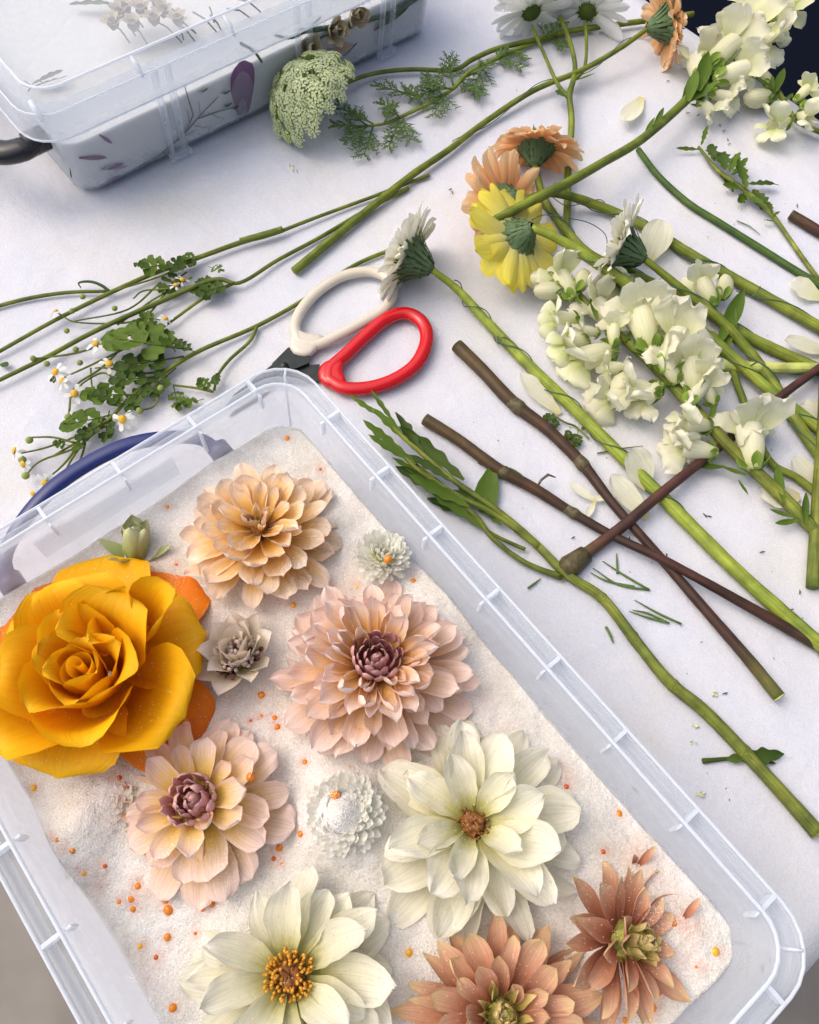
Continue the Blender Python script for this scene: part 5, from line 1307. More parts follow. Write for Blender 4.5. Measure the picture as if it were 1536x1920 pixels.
# ammi / lace flower head -----------------------------------------------------------------------------
am = empty('lace_flower', P(560, 190, 0), label='domed white and green lace flower head on a long stem, against the lidded box', cat='flower')
AMC = P(592, 196, .022); amq = axis_quat((-.60, .02, .66))
stem('stem', [(600, 190, .020), (645, 158, .014), (700, 138, .008), (770, 130, .006), (850, 131, .005), (885, 112, .006), (930, 92, .007), (1000, 75, .007), (1070, 58, .006), (1140, 48, .006), (1216, 38, .006), (1300, 26, .006)], [2.0, 2.0, 2.1, 2.2, 2.4, 2.6, 2.7, 2.8, 2.9, 3.0, 3.0, 3.0], M['stemo'], am)
def umbellet(seed):
    rnd = random.Random(seed); mb = MB(); mg = MB()
    for i in range(38):
        t = (i + .5) / 38; r = math.sqrt(t) * .0076; a = i * 2.39996 + rnd.uniform(-.2, .2)
        c = Vector((r * math.cos(a), r * math.sin(a), .0022 * (1 - t) + rnd.uniform(-.0006, .0006)))
        nrm = Vector((c.x * 40, c.y * 40, 1)).normalized(); q = axis_quat(nrm)
        s = rnd.uniform(.0013, .0018); ph = rnd.uniform(0, 6)
        v = [c + q @ Vector((0, 0, -.0002))]
        for k in range(10):
            an = ph + 2 * math.pi * k / 10; rr = s if k % 2 == 0 else s * .45
            v.append(c + q @ Vector((rr * math.cos(an), rr * math.sin(an), .0003 if k % 2 == 0 else 0)))
        mb.add(v, [(0, 1 + k, 1 + (k + 1) % 10) for k in range(10)])
        v, f, uv = tube_data([Vector((0, 0, -.006)), Vector((c.x * .6, c.y * .6, -.002)), c - nrm * .0002], [.0003, .00025, .0004], 3); mg.add(v, f, uv)
    return mesh('umbellet', mb.v, mb.f, M['umbel'], None, False), mesh('umbellet_stalks', mg.v, mg.f, M['umbelg'], None)
UMB = [umbellet(i) for i in range(3)]
rnd = random.Random(9); rays = MB()
nU = 84
for i in range(nU):
    t = (i + .5) / nU; pol = math.acos(1 - 1.02 * t); yaw = i * 2.39996
    d = Vector((math.sin(pol) * math.cos(yaw), math.sin(pol) * math.sin(yaw), math.cos(pol) * .85)) 
    d = amq @ d
    loc = d * .046 * rnd.uniform(.93, 1.06)
    w = AMC + loc
    if w.z < .003: continue
    m1_, m2_ = UMB[i % 3]
    nd = (d + Vector((rnd.uniform(-.25, .25), rnd.uniform(-.25, .25), rnd.uniform(-.1, .25)))).normalized()
    o = obj('umbellet', m1_, am, w - am.location, axis_quat(nd), rnd.uniform(.85, 1.15))
    obj('stalks', m2_, o)
    v, f, uv = tube_data([AMC - am.location, AMC + loc * .5 - am.location + Vector((0, 0, .001)), w - nd * .005 - am.location], [.0005, .0005, .0004], 4); rays.add(v, f, uv)
rays.build('rays', M['umbelg'], am)

# feathery dill-like foliage ----------------------------------------------------------------------------
def frond(mb, base, d, L, depth, rnd, rad=.0006):
    d = d.normalized()
    end = base + d * L + Vector((rnd.uniform(-.1, .1), rnd.uniform(-.1, .1), rnd.uniform(-.04, .06))) * L
    if end.z < .0006: end.z = .0006
    mid = base.lerp(end, .5) + Vector((rnd.uniform(-.06, .06), rnd.uniform(-.06, .06), .03)) * L
    v, f, uv = tube_data([base, mid, end], [rad, rad * .9, rad * .45], 4); mb.add(v, f, uv)
    if depth == 0: return
    n = 5 if depth == 2 else 4
    for k in range(n):
        t = .25 + .75 * k / (n - 1); p = base.lerp(mid, t * 2) if t < .5 else mid.lerp(end, (t - .5) * 2)
        for s in (-1, 1):
            ang = s * rnd.uniform(.5, .95)
            dd = Matrix.Rotation(ang, 3, 'Z') @ d; dd.z = rnd.uniform(-.15, .35)
            frond(mb, p, dd, L * rnd.uniform(.34, .5) * (1.1 - .5 * t), depth - 1, rnd, rad * .72)
dl = empty('dill_sprig', P(850, 170, 0), label='feathery dark green dill sprig lying below the lace flower stem', cat='sprig')
stem('stem', [(665, 238, .004), (720, 232, .004), (760, 215, .004), (815, 188, .005), (850, 165, .006), (880, 135, .009), (920, 115, .006), (980, 88, .004), (1060, 62, .003)], [1.3, 1.5, 1.8, 2.0, 2.2, 2.3, 2.3, 2.3, 2.3], M['stemg'], dl)
rnd = random.Random(21)
for (x0, y0, x1, y1, z) in ((690, 236, 640, 200, .006), (690, 236, 650, 262, .006), (680, 238, 630, 235, .008), (700, 235, 690, 290, .004), (750, 220, 715, 195, .008), (748, 222, 735, 268, .005), (755, 216, 768, 262, .004), (720, 232, 735, 200, .010), (845, 165, 780, 180, .006), (780, 180, 715, 160, .006), (840, 170, 820, 215, .006), (830, 180, 800, 140, .008), (850, 160, 838, 110, .008), (860, 150, 900, 180, .004), (880, 140, 915, 120, .008), (925, 112, 955, 95, .006), (930, 110, 970, 125, .004), (915, 118, 890, 165, .004), (1010, 75, 1050, 45, .008), (1040, 68, 1060, 92, .004), (790, 195, 770, 165, .008), (960, 95, 985, 110, .004), (850, 168, 800, 158, .012), (700, 232, 660, 215, .012)):
    mb = MB(); a, b = P(x0, y0, z), P(x1, y1, z + .002); frond(mb, a - dl.location, b - a, (b - a).length, 2, rnd, .0011)
    mb.build('frond', M['dill'], dl)

# fennel needles on the cloth
def needles(label, groups, r=.0007):
    root = empty('fennel_needles', P(*groups[0][0], 0), label=label, cat='leaf')
    for g_ in groups:
        pts = [P(x, y, .0012) - root.location for x, y in g_]
        v, f, uv = tube_data(catmull(pts, 5), [r, r, r * .4], 5); obj('needle', mesh('needle', v, f, M['dill'], uv), root)
needles('five pronged feathery needle cluster on the cloth under the plum stem', [[(1218, 1106), (1170, 1078), (1130, 1052)], [(1218, 1106), (1160, 1096), (1112, 1065)], [(1190, 1100), (1140, 1090), (1108, 1074)], [(1158, 1076), (1157, 1055), (1156, 1038)]], .0009)
needles('smaller three pronged needle cluster near the end of the brown stem', [[(1278, 1170), (1235, 1150), (1190, 1125)], [(1255, 1168), (1215, 1158), (1180, 1146)], [(1250, 1166), (1215, 1150), (1186, 1144)]], .0009)
needles('single short needle poking out below the ridged stem node', [[(1136, 1175), (1145, 1192), (1150, 1206)]], .0010)
needles('single needle leaning on the ridged stem middle', [[(1197, 1196), (1215, 1225), (1238, 1252)]], .0010)
needles('tiny needle left of the plum stem base', [[(990, 1103), (1002, 1094), (1014, 1085)]], .0009)
needles('thin curved needle on bare cloth under the leafy tip', [[(1382, 414), (1405, 424), (1426, 440)]], .0006)
needles('small dark needle under the wired stem by the fallen petals', [[(1120, 850), (1160, 842), (1206, 836)]], .0007)

# leaf lying under the ridged stem
lf = empty('fallen_leaf', P(1395, 1420, 0), label='single toothed dark leaf with stalk lying under the ridged stem', cat='leaf')
stem('stalk', [(1318, 1427), (1350, 1424), (1390, 1420)], [1.9, 1.4, 1.0], M['leafd'], lf, seg=8)
leaf_at(lf, 1362, 1424, .003, 1474, 1412, .007, True, wide=1.5)
leaf_at(lf, 1400, 1420, .003, 1458, 1432, .002, True, wide=1.4)

# loose petals
def lpetal(label, x0, y0, x1, y1, W, z0=.002, z1=.003, key='wide', upv=(0, 0, 1), mat='loose', seed=0, **kw):
    a, b = P(x0, y0, z0), P(x1, y1, z1); L = (b - a).length
    kw.setdefault('cup', (.35, .5)); kw.setdefault('bend', .25)
    me = petal('fallen_petal', M[mat], L, W, key, seed=seed, ruffle=.03, **kw)
    tag(obj('fallen_petal', me, None, a, look(b - a, upv)), label, 'petal')
lpetal('cream petal lying alone on the cloth between the peach gerberas and far snapdragon', 1205, 182, 1166, 240, .020, seed=1)
lpetal('long ivory petal on the cloth beside the brown stem node', 1050, 776, 974, 708, .017, seed=2)
lpetal('upright ivory petal leaning over the wired stem near the plum stem', 1215, 918, 1180, 842, .027, .004, .016, seed=3)
lpetal('ivory petal lying beneath the plum stem, stained at its tip', 1214, 972, 1140, 896, .020, .002, .005, seed=4)
lpetal('thin yellow green petal with a pink tip under the crossing stems', 1118, 940, 1064, 908, .008, .004, .004, seed=5)
lpetal('narrow yellow petal pointing away from the pink tipped one', 1110, 938, 1158, 928, .007, .004, .003, seed=12)
lpetal('narrow yellow petal pointing toward the plum stem base', 1116, 940, 1098, 972, .006, .004, .002, seed=13)
lpetal('striped cream petal at the cloth side under the dark stem', 1540, 560, 1478, 535, .026, seed=6, mat='snap')
lpetal('long cream petal near the pale cut stem', 1560, 660, 1464, 645, .018, seed=7)
lpetal('cream petal between the stems beside the plum brown stem end', 1560, 790, 1492, 770, .026, seed=8)
lpetal('cream petal half under the straight green stem', 1540, 920, 1480, 862, .020, seed=9)
lpetal('wilted translucent petal beside the snapdragon stalk foot', 1500, 930, 1420, 935, .024, seed=10)
lpetal('broad cream petal behind the white gerbera calyx', 1215, 490, 1240, 420, .030, .006, .012, seed=11)

# feverfew sprays on the left ---------------------------------------------------------------------------
DAIS = []
for s in range(2):
    mb = MB(); rnd = random.Random(700 + s)
    for k in range(10):
        if rnd.random() < .2: continue
        v, f, uv = petal_data(.0046, .0026, 'strap', nu=2, nv=4, cup=(.3, .3), bend=rnd.uniform(-.9, .2), seed=k)
        q = orient(2 * math.pi * k / 10 + rnd.uniform(-.15, .15), rnd.uniform(-.5, .3)); 
        mb.add([q @ (p + Vector((0, .0022, 0))) for p in v], f, uv)
    DAIS.append(mesh('daisy_head', mb.v, mb.f, M['cwhite'], mb.uv))
vd = []; fd = []
for i in range(5):
    th = math.pi / 2 * i / 4
    for k in range(10): vd.append((.0031 * math.cos(th) * math.cos(k * .628), .0031 * math.cos(th) * math.sin(k * .628), .0022 * math.sin(th)))
for i in range(4):
    for k in range(10): fd.append((i * 10 + k, i * 10 + (k + 1) % 10, (i + 1) * 10 + (k + 1) % 10, (i + 1) * 10 + k))
DISC = mesh('disc', vd, fd, M['dais'])
fb = [(.0026 * math.sin(math.pi * i / 5) * math.cos(k * .7854), .0026 * math.sin(math.pi * i / 5) * math.sin(k * .7854), -.0024 * math.cos(math.pi * i / 5)) for i in range(6) for k in range(8)]
BUDM = mesh('bud', fb, [(i * 8 + k, i * 8 + (k + 1) % 8, (i + 1) * 8 + (k + 1) % 8, (i + 1) * 8 + k) for i in range(5) for k in range(8)], M['budg'])
def pinnate(mat, seed, bend):
    rnd = random.Random(seed); mb = MB()
    v, f, uv = tube_data([Vector((0, 0, 0)), Vector((0, .4, .01)), Vector((0, .8, bend * .2))], [.022, .018, .01], 5); mb.add(v, f, uv)
    for (y, L, s) in ((.30, .34, 1), (.30, .34, -1), (.52, .36, 1), (.54, .36, -1), (.72, .30, 1), (.72, .30, -1), (.70, .36, 0)):
        v, f, uv = petal_data(L * rnd.uniform(.9, 1.1), L * .86, 'wide', nu=4, nv=12, cup=(.3, .4), bend=rnd.uniform(-.4, .5), lobes=2, lobe_d=.46, ruffle=.05, seed=seed + int(y * 50) + s)
        q = orient(s * -rnd.uniform(.75, 1.0), rnd.uniform(-.25, .4), rnd.uniform(-.5, .5))
        mb.add([q @ p + Vector((0, y, bend * y * y * .3)) for p in v], f, uv)
    return mesh('leaf', mb.v, mb.f, mat, mb.uv)
FLEAF = [pinnate(M['leaf'], 720 + i, b) for i, b in enumerate((.3, -.2, .1))]
FLEAFD = [pinnate(M['leafd'], 740 + i, b) for i, b in enumerate((.2, -.3))]
def fleaf(root, x0, y0, z0, x1, y1, z1, dark=False, wide=1.0, k=[0]):
    k[0] += 1; a, b = P(x0, y0, z0), P(x1, y1, z1); L = (b - a).length
    src = FLEAFD if dark else FLEAF
    return obj('leaf', src[k[0] % len(src)], root, a - root.location, look(b - a), (L * wide, L, L * .8))
def daisy(root, x, y, z, ax, s=1.0, k=[0]):
    k[0] += 1
    o = obj('daisy_head', DAIS[k[0] % 2], root, P(x, y, z) - root.location, axis_quat(ax), s * 1.12); obj('disc', DISC, o, (0, 0, .0004), None, .78); return o
def fbud(root, x, y, z, s=1.0): return obj('bud', BUDM, root, P(x, y, z) - root.location, None, s)

f1 = empty('feverfew_spray', P(300, 500, 0), label='feverfew spray with long straight stems reaching the left edge, few daisies', cat='flower spray')
stem('stem', [(-60, 690, .005), (0, 658, .005), (100, 602, .006), (200, 552, .006), (290, 512, .006), (380, 480, .006), (450, 455, .006), (530, 430, .006)], [1.5, 1.6, 1.7, 1.9, 2.0, 2.1, 2.3, 2.6], M['stemo'], f1)
branch(f1, [(450, 452, .007), (490, 442, .007), (530, 430, .007)], [2.6, 3.2, 3.0], 'stemo')
branch(f1, [(525, 434, .005), (600, 405, .004), (690, 372, .003), (805, 328, .003)], [1.7, 1.6, 1.6, 1.7], 'stemo')
branch(f1, [(-40, 588, .003), (0, 573, .003), (60, 558, .003), (130, 548, .004), (205, 546, .005)], [1.7, 1.7, 1.7, 1.6, 1.3], 'stemo')
branch(f1, [(205, 546, .006), (190, 535, .008), (170, 528, .008), (148, 530, .008), (152, 540, .006)], [1.6, 1.4, 1.2, .8, .5], 'stemdk', 'withered_shoot')
for (x0, y0, x1, y1, z, dk, w) in ((360, 490, 310, 500, .012, 1, 1.2), (330, 495, 262, 502, .010, 0, 1.2), (375, 480, 340, 484, .010, 0, 1.0), (390, 500, 418, 506, .008, 0, 1.1), (350, 510, 300, 545, .006, 1, 1.1), (410, 520, 372, 535, .006, 1, 1.2), (400, 525, 360, 545, .005, 0, 1.0), (265, 500, 250, 495, .01, 0, 1.3), (310, 500, 365, 490, .01, 1, .9)):
    fleaf(f1, x0, y0, z, x1, y1, z + .003, dk, w)
for (x, y, ax) in ((330, 535, (.2, .4, .8)), (342, 525, (.4, .2, .8)), (105, 585, (-.4, .6, .5)), (310, 598, (.3, .2, .9))): daisy(f1, x, y, .010, ax, .9)
for (pts) in ([(360, 520, .006), (320, 540, .008), (270, 545, .008), (250, 560, .008)], [(330, 540, .006), (290, 560, .006), (220, 610, .006)], [(300, 530, .006), (240, 580, .006), (140, 602, .006)], [(310, 550, .006), (260, 600, .005), (150, 605, .006), (110, 588, .009)], [(350, 500, .008), (280, 525, .01), (215, 545, .008)]):
    branch(f1, pts, [.9, .8, .6], 'stemo')
for (x, y) in ((155, 556), (215, 578), (125, 620), (135, 583)): fbud(f1, x, y, .008)

f1b = empty('feverfew_spray', P(350, 560, 0), label='second feverfew stem lying just below the long straight one, cut end near the gerbera stem', cat='flower spray')
stem('stem', [(-60, 742, .006), (0, 712, .006), (90, 668, .006), (180, 620, .007), (290, 570, .008), (400, 525, .008), (450, 530, .006), (520, 488, .004), (600, 445, .003), (690, 392, .003), (766, 352, .003)], [1.6, 1.7, 1.9, 2.0, 2.2, 2.2, 1.6, 1.7, 1.8, 1.9, 1.9], M['stemo'], f1b)
branch(f1b, [(440, 530, .005), (380, 560, .005), (310, 610, .005), (240, 650, .006), (180, 680, .006), (115, 710, .006)], [1.6, 1.4, 1.2, 1.0, .9, .7], 'stemo')
branch(f1b, [(290, 625, .006), (235, 630, .007), (150, 660, .008), (85, 670, .008), (62, 672, .008)], [1.2, 1.0, .9, .8, .7], 'stemo')
branch(f1b, [(230, 650, .006), (190, 690, .006), (145, 720, .008), (135, 745, .008)], [1.0, .9, .8, .7], 'stemo')
branch(f1b, [(170, 690, .006), (172, 720, .006), (178, 745, .006)], [.8, .7, .6], 'stemo')
for (x, y, ax) in ((180, 645, (-.1, .3, .9)), (205, 683, (.2, .1, .9)), (105, 698, (-.3, -.2, .8)), (140, 738, (.2, -.3, .9)), (118, 715, (-.6, .2, .5))): daisy(f1b, x, y, .013, ax, 1.2)
for (x, y) in ((62, 672), (142, 655), (150, 680), (88, 682)): fbud(f1b, x, y, .009)
for (x0, y0, x1, y1, z, dk, w) in ((440, 530, 372, 552, .008, 1, .9), (300, 600, 262, 592, .008, 0, 1.2), (270, 590, 280, 640, .006, 1, 1.2), (110, 715, 92, 708, .006, 0, 1.4), (300, 620, 250, 605, .008, 1, 1.0)): fleaf(f1b, x0, y0, z, x1, y1, z + .003, dk, w)

f2 = empty('feverfew_spray', P(300, 730, 0), label='leafy feverfew spray with daisies, running from the scissors to the tray handle', cat='flower spray')
stem('stem', [(745, 463, .003), (660, 500, .003), (570, 562, .003), (480, 612, .004), (380, 655, .006), (320, 690, .007), (250, 740, .008), (200, 790, .008), (150, 825, .008), (100, 855, .008)], [1.8, 1.8, 1.8, 1.8, 1.8, 1.8, 1.6, 1.3, 1.0, .8], M['stemo'], f2)
branch(f2, [(482, 612, .004), (468, 640, .004), (430, 675, .004), (408, 705, .005), (402, 732, .004)], [1.7, 1.5, 1.4, 1.3, 1.0], 'stemo')
branch(f2, [(400, 735, .005), (370, 728, .005), (325, 722, .006)], [1.2, 1.1, .9], 'stemo')
for pts in ([(320, 690, .007), (270, 700, .008), (200, 690, .010), (178, 690, .010)], [(240, 745, .008), (200, 700, .010), (160, 715, .010), (142, 735, .010)], [(200, 790, .008), (150, 815, .010), (90, 838, .010), (40, 850, .012)], [(180, 810, .008), (140, 840, .008), (75, 865, .008), (48, 892, .008)], [(150, 830, .008), (120, 870, .008), (85, 900, .006)], [(160, 825, .008), (135, 860, .008), (110, 905, .006), (80, 920, .005)], [(140, 830, .009), (100, 820, .010), (60, 820, .010)], [(160, 830, .006), (155, 850, .005), (145, 875, .004)], [(300, 730, .008), (290, 760, .006), (265, 770, .006)], [(130, 770, .006), (132, 745, .006), (128, 782, .005)]):
    branch(f2, pts, [1.0, .9, .8, .6], 'stemo')
for (x0, y0, x1, y1, z, dk, w) in ((360, 655, 190, 635, .014, 0, .75), (345, 668, 222, 690, .010, 1, .75), (330, 660, 300, 620, .012, 0, 1.1), (300, 705, 210, 715, .010, 1, .8), (260, 740, 155, 740, .012, 0, .8), (235, 760, 180, 735, .012, 1, .9), (220, 775, 112, 802, .008, 0, .7), (200, 790, 145, 822, .010, 1, .9), (205, 770, 195, 825, .006, 1, .8), (280, 715, 240, 770, .008, 1, .8), (330, 690, 270, 740, .008, 1, .9), (400, 735, 372, 712, .008, 0, 1.2), (400, 730, 408, 700, .008, 1, 1.0), (325, 722, 335, 765, .004, 0, .9), (382, 748, 340, 760, .004, 0, .8), (365, 660, 330, 640, .016, 1, 1.0), (130, 835, 100, 830, .010, 0, 1.2), (350, 655, 262, 612, .014, 0, .7), (160, 830, 135, 845, .008, 0, 1.0)):
    fleaf(f2, x0, y0, z, x1, y1, z + .003, dk, w)
for (x, y, ax, s) in ((230, 786, (.0, -.4, .9), 1.3), (30, 846, (-.8, .1, .3), 1.2), (45, 870, (-.5, -.5, .4), 1.1), (85, 905, (-.1, -.8, .3), 1.1), (64, 925, (-.3, -.8, .3), 1.0)): daisy(f2, x, y, .010, ax, s)
for (x, y) in ((55, 825), (262, 770), (302, 728), (48, 892), (88, 905), (128, 782), (42, 862)): fbud(f2, x, y, .009, 1.2)
lpetal('tiny torn green leaf scrap at the left beside the feverfew stem', 0, 683, 18, 686, .006, mat='leafd', seed=31)

sm = empty('leaf_sprig', P(1060, 800, 0), label='tiny green leaf sprig beside the thick brown stem', cat='sprig')
stem('stem', [(1040, 780, .003), (1060, 792, .003), (1080, 800, .002), (1104, 822, .002)], [.8, .9, .9, .7], M['stemo'], sm, seg=6)
for (x0, y0, x1, y1, w) in ((1050, 785, 1020, 782, 1.2), (1052, 786, 1035, 800, 1.0), (1085, 806, 1078, 836, 1.1), (1088, 808, 1098, 800, 1.0), (1070, 800, 1062, 826, .7)): fleaf(sm, x0, y0, .003, x1, y1, .004, True, w)

# spare wire end
def wirething(label, pts):
    root = empty('floral_wire', P(*pts[0]), label=label, cat='wire')
    v, f, uv = tube_data(catmull([P(*p) - root.location for p in pts], 8), .00045, 5); obj('strand', mesh('strand', v, f, M['wire'], uv), root)
wirething('thin green floral wire looping from the yellow gerbera calyx over the stems', [(998, 412, .034), (1020, 403, .038), (1060, 408, .040), (1105, 418, .038), (1135, 440, .034), (1138, 470, .030), (1136, 495, .026)])
wirething('thin green floral wire bowed between the peach gerbera stems', [(1030, 365, .010), (1060, 385, .012), (1090, 382, .014), (1125, 374, .012), (1140, 388, .008)])
wirething('short bent wire sticking up from the stem near the snapdragon bud', [(1380, 545, .010), (1405, 556, .014), (1420, 548, .018), (1426, 536, .020)])
wirething('short hooked wire tail on the ivory gerbera stem by the red handle', [(965, 645, .010), (945, 632, .012), (935, 645, .012), (934, 630, .010)])

# crumbs and specks on the cloth
mb = MB(); rnd = random.Random(77)
spots = [(1350, 235), (1358, 245), (1368, 270), (1365, 262), (845, 355), (848, 360), (1290, 212), (1310, 216), (1495, 385), (1170, 88), (1253, 152), (1040, 345), (910, 990), (1075, 1008), (1180, 1010), (1430, 1035), (1330, 968), (1322, 966), (1485, 1143), (1360, 1300), (1445, 1800), (1430, 1815), (650, 520), (540, 580), (900, 870), (1190, 1480), (1250, 1040), (1500, 1110)]
for (x, y) in spots:
    p = P(x, y, .0008); an = rnd.uniform(0, 3.14); d = Vector((math.cos(an), math.sin(an), .1)); l = rnd.uniform(.0008, .0024)
    v, f, uv = tube_data([p - d * l, p + Vector((0, 0, .0004)), p + d * l], [.0003, .0006, .0002], 5); mb.add(v, f, uv)
for k in range(90):
    p = P(rnd.uniform(850, 1536), rnd.uniform(160, 1500), .0004); an = rnd.uniform(0, 3.14); d = Vector((math.cos(an), math.sin(an), 0)); l = rnd.uniform(.0003, .0009)
    v, f, uv = tube_data([p - d * l, p, p + d * l], [.0002, .0003, .0002], 4); mb.add(v, f, uv)
tag(mb.build('plant_debris', M['debris']), 'dark plant crumbs scattered over the cloth', 'debris', kind='stuff')
mb = MB()
for (x, y) in ((1305, 1358), (1302, 1392), (1313, 1495), (1316, 1490), (1340, 1302), (545, 312), (552, 318)):
    for k in range(4):
        p = P(x + rnd.uniform(-6, 6), y + rnd.uniform(-6, 6), .0008); d = Vector((rnd.uniform(-1, 1), rnd.uniform(-1, 1), .2)) * .0012
        v, f, uv = tube_data([p - d, p, p + d], [.0004, .0008, .0003], 5); mb.add(v, f, uv)
tag(mb.build('pale_crumbs', M['crumb']), 'pale pollen crumbs scattered on the cloth', 'debris', kind='stuff')

# dried slivers in the sand near the tilted coral dahlia
for (x0, y0, x1, y1, lab) in ((1195, 1625, 1222, 1585, 'dried brown petal sliver sticking from the sand above the small coral dahlia'), (1280, 1725, 1303, 1680, 'curled dried pink sliver in the sand beside the small coral dahlia'), (1190, 1620, 1178, 1598, 'short dried brown sliver next to the longer one in the sand')):
    a = surf(x0, y0, -.001); b = surf(x1, y1, .008); 
    tag(obj('dried_petal', petal('dried_petal', M['coral'], (b - a).length, .006, 'lance', cup=(1.2, 1.3), bend=.3, nu=4, nv=6), None, a, look(b - a)), lab, 'petal')

# ================================================================== contents of the lidded box
mb = MB()
ol1 = rrect(CA0 + .0245, CA1 - .0245, CB0 + .0245, CB1 - .0245, .02); ol0 = rrect(CA0 + .0300, CA1 - .0300, CB0 + .0300, CB1 - .0300, .018)
loops(mb, [(ol0, .008), (ol1, .060)], False); n = len(ol1); mb.f.append(tuple(n + i for i in range(n)))
tag(mb.build('packing_sand', M['sand2'], smooth=False), 'pale drying sand inside the lidded box', 'sand', kind='stuff')
def front(b, z, off=.0012):
    """point on the outside of the sand just behind the front wall"""
    t = (z - .008) / .052; return AB(CA1 - .0300 + .0055 * t + off, b, z)
NF = AX.copy()
def press(label, b0, z0, b1, z1, W, mat, key='lance', cat='petal', seed=0, name='pressed_petal'):
    a, c = front(b0, z0), front(b1, z1); L = (c - a).length
    tag(obj(name, petal(name, M[mat], L, W, key, cup=(.15, .15), bend=.05, seed=seed, nu=4, nv=7), None, a, look(c - a, NF)), label, cat)
def fpix(x, y):
    """photo pixel -> (b, z) on the front sand face"""
    best = None
    for k in range(200):
        z = .008 + k * .0004; p = P(x, y, z); d = abs(p.dot(AX) - (CA1 - .0288 + .0055 * (z - .008) / .052))
        if best is None or d < best[0]: best = (d, p.dot(BX), z)
    return best[1], best[2]
for (x0, y0, x1, y1, W, lab) in ((148, 296, 200, 294, .0048, 'long purple petal pressed inside the box wall'), (186, 318, 232, 305, .0048, 'purple petal overlapping a slimmer one inside the box'), (200, 318, 240, 310, .003, 'slim purple petal under the overlapping one inside the box'), (203, 353, 226, 328, .0042, 'steep dark purple petal low inside the box'), (186, 252, 210, 268, .0032, 'small purple petal highest inside the box wall')):
    press(lab, *fpix(x0, y0), *fpix(x1, y1), W, 'purple')
press('thin green sliver pressed inside the box corner', *fpix(131, 315), *fpix(134, 334), .0012, 'leafd')
press('big purple petal with cream base pressed inside the box beside the lace flower', *fpix(456, 214), *fpix(452, 112), .027, 'purple', 'strap', seed=3)
sp = empty('dried_sprig', front(*fpix(345, 240)), label='dried grey green heather sprig with cream florets pressed inside the box', cat='sprig')
def fp(x, y, off=.0018): b, z = fpix(x, y); return front(b, z, off) - sp.location
for pts, r in (([(262, 318), (300, 290), (345, 250), (385, 205)], .0009), ([(345, 250), (362, 215), (345, 160)], .0007), ([(370, 222), (410, 208), (440, 200)], .0006), ([(385, 205), (400, 190), (410, 180)], .0005), ([(300, 290), (330, 275)], .0004), ([(345, 250), (335, 245)], .0004), ([(270, 310), (296, 304)], .0004), ([(355, 228), (350, 205)], .0004), ([(365, 235), (395, 240)], .0004), ([(330, 262), (370, 242)], .0004), ([(375, 215), (372, 190)], .0004), ([(390, 212), (420, 222)], .0004)):
    v, f, uv = tube_data([fp(x, y) for x, y in pts], [r, r, r * .6], 5); obj('twig', mesh('twig', v, f, M['drygreen'], uv), sp)
for (x, y, s) in ((380, 172, .0034), (422, 176, .0030), (425, 200, .0034), (440, 204, .003)):
    for k in range(5):
        obj('floret', petal('floret', M['drycream'] if k % 2 else M['drygreen'], s * 2, s, 'wide', nu=2, nv=3), sp, fp(x, y), look((AX * -.2 + Vector((math.cos(k * 1.26), math.sin(k * 1.26), .6)))))
# things deeper in, standing above the sand under the lid
def drybunch(label, pts, seed, flower=True, mat='drybrown'):
    rnd = random.Random(seed)
    z = .068
    root = empty('dried_flowers', P(*pts[0], z), label=label, cat='dried flowers')
    for (x, y) in pts:
        p = P(x + rnd.uniform(-6, 6), y + rnd.uniform(-4, 4), z + .012) - root.location
        b_ = P(x + rnd.uniform(10, 60), y + rnd.uniform(20, 45), .063) - root.location
        v, f, uv = tube_data([b_, b_.lerp(p, .5) + Vector((0, 0, .004)), p], [.0008, .0008, .001], 5); obj('twig', mesh('twig', v, f, M['drygreen'], uv), root)
        if flower:
            for k in range(7):
                obj('petal', petal('petal', M['drycream'], .012, .007, 'wide', nu=3, nv=4, cup=(.5, .5), seed=k), root, p, orient(k * .9, R(rnd.uniform(20, 50))))
            h_ = dome('calyx', M[mat], root, .0055, .007, 0, .3, seed, 4, 9); h_.location = p - Vector((0, 0, .002))
drybunch('cream dried flower cluster with dark centres seen through the box lid', [(215, 45), (235, 15), (262, 20), (285, 38), (250, 50), (310, 20), (330, 35), (228, 25), (300, 8)], 3)
drybunch('leafy dried twigs under the lid further along the box', [(360, 20), (390, 10), (420, 15), (330, 45), (400, 30), (440, 0)], 5, False)
lw = empty('dried_leaves', P(170, 5, .066), label='blue green dried leaf under the lid at the top', cat='leaf')
leaf_at(lw, 130, 8, .068, 215, 2, .072, True, wide=1.4)
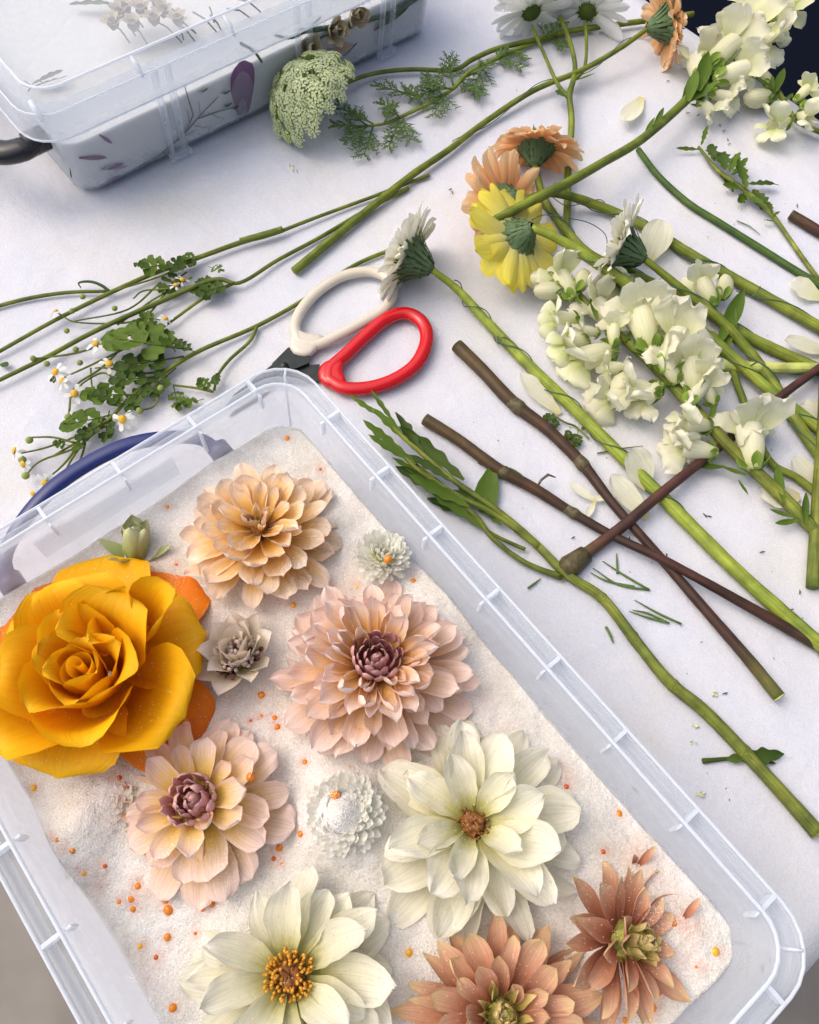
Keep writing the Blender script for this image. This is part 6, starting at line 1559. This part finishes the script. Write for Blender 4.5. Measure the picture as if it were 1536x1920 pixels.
lw = empty('dried_leaves', P(75, 150, .066), label='small shrivelled leaf sprig under the box lid corner', cat='leaf')
for (x0, y0, x1, y1) in ((60, 158, 118, 128), (65, 162, 125, 140), (58, 160, 45, 150), (60, 162, 52, 172), (85, 158, 70, 148)): leaf_at(lw, x0, y0, .066, x1, y1, .070, True, wide=.9)
# roses and stems at the box's right part
def dryrose(label, x, y, seed):
    root = empty('dried_rose', front(*fpix(x, y), off=.002), axis_quat(NF * .9 + Vector((0, 0, .3))), label, 'dried flower')
    whorl(root, 6, M['drycream'], .017, .014, .002, -.002, 30, 'wide', seed=seed, cup=(.8, .9), bend=.5, nu=4, nv=5)
    whorl(root, 5, M['drycream'], .014, .012, .002, .000, 60, 'wide', seed=seed + 1, cup=(1, 1), bend=.5, nu=4, nv=5)
dryrose('cream dried rosebud inside the box behind the lace flower', 575, 88, 1)
dryrose('tan dried rose inside the box beside the wide rib', 625, 55, 2)
dryrose('small tan dried bud inside the box at the wide rib top', 662, 25, 5)
press('brown dried petal inside the box below the rosebuds', *fpix(612, 95), *fpix(660, 85), .010, 'coral', 'wide', seed=8)
for lab, pts, r in (('thick dark green dried stem inside the box beside the wide rib', [(560, 58), (620, 50), (680, 38), (740, 20), (790, -10)], .0026), ('curved thin green dried stem inside the box', [(515, 65), (545, 70), (575, 55), (600, 30)], .0012), ('fine dried stem crossing inside the box', [(575, 100), (600, 70), (660, 50)], .0009), ('dried green stem low in the box near the rib', [(590, 110), (640, 105), (668, 80)], .0008), ('short dried stem at the first rib', [(450, 80), (475, 95), (490, 115)], .0014)):
    root = empty('dried_cutting', front(*fpix(*pts[0])), label=lab, cat='stem')
    q = [front(*fpix(x, y), off=.0022) - root.location for x, y in pts]
    v, f, uv = tube_data(catmull(q, 5), [r, r, r * .8], 7); obj('shaft', mesh('shaft', v, f, M['drygreen'], uv), root)
press('broad blue green leaf inside the box right of the wide rib', *fpix(700, 55), *fpix(775, -5), .014, 'leafd', 'lance', 'leaf', 4, 'pressed_leaf')
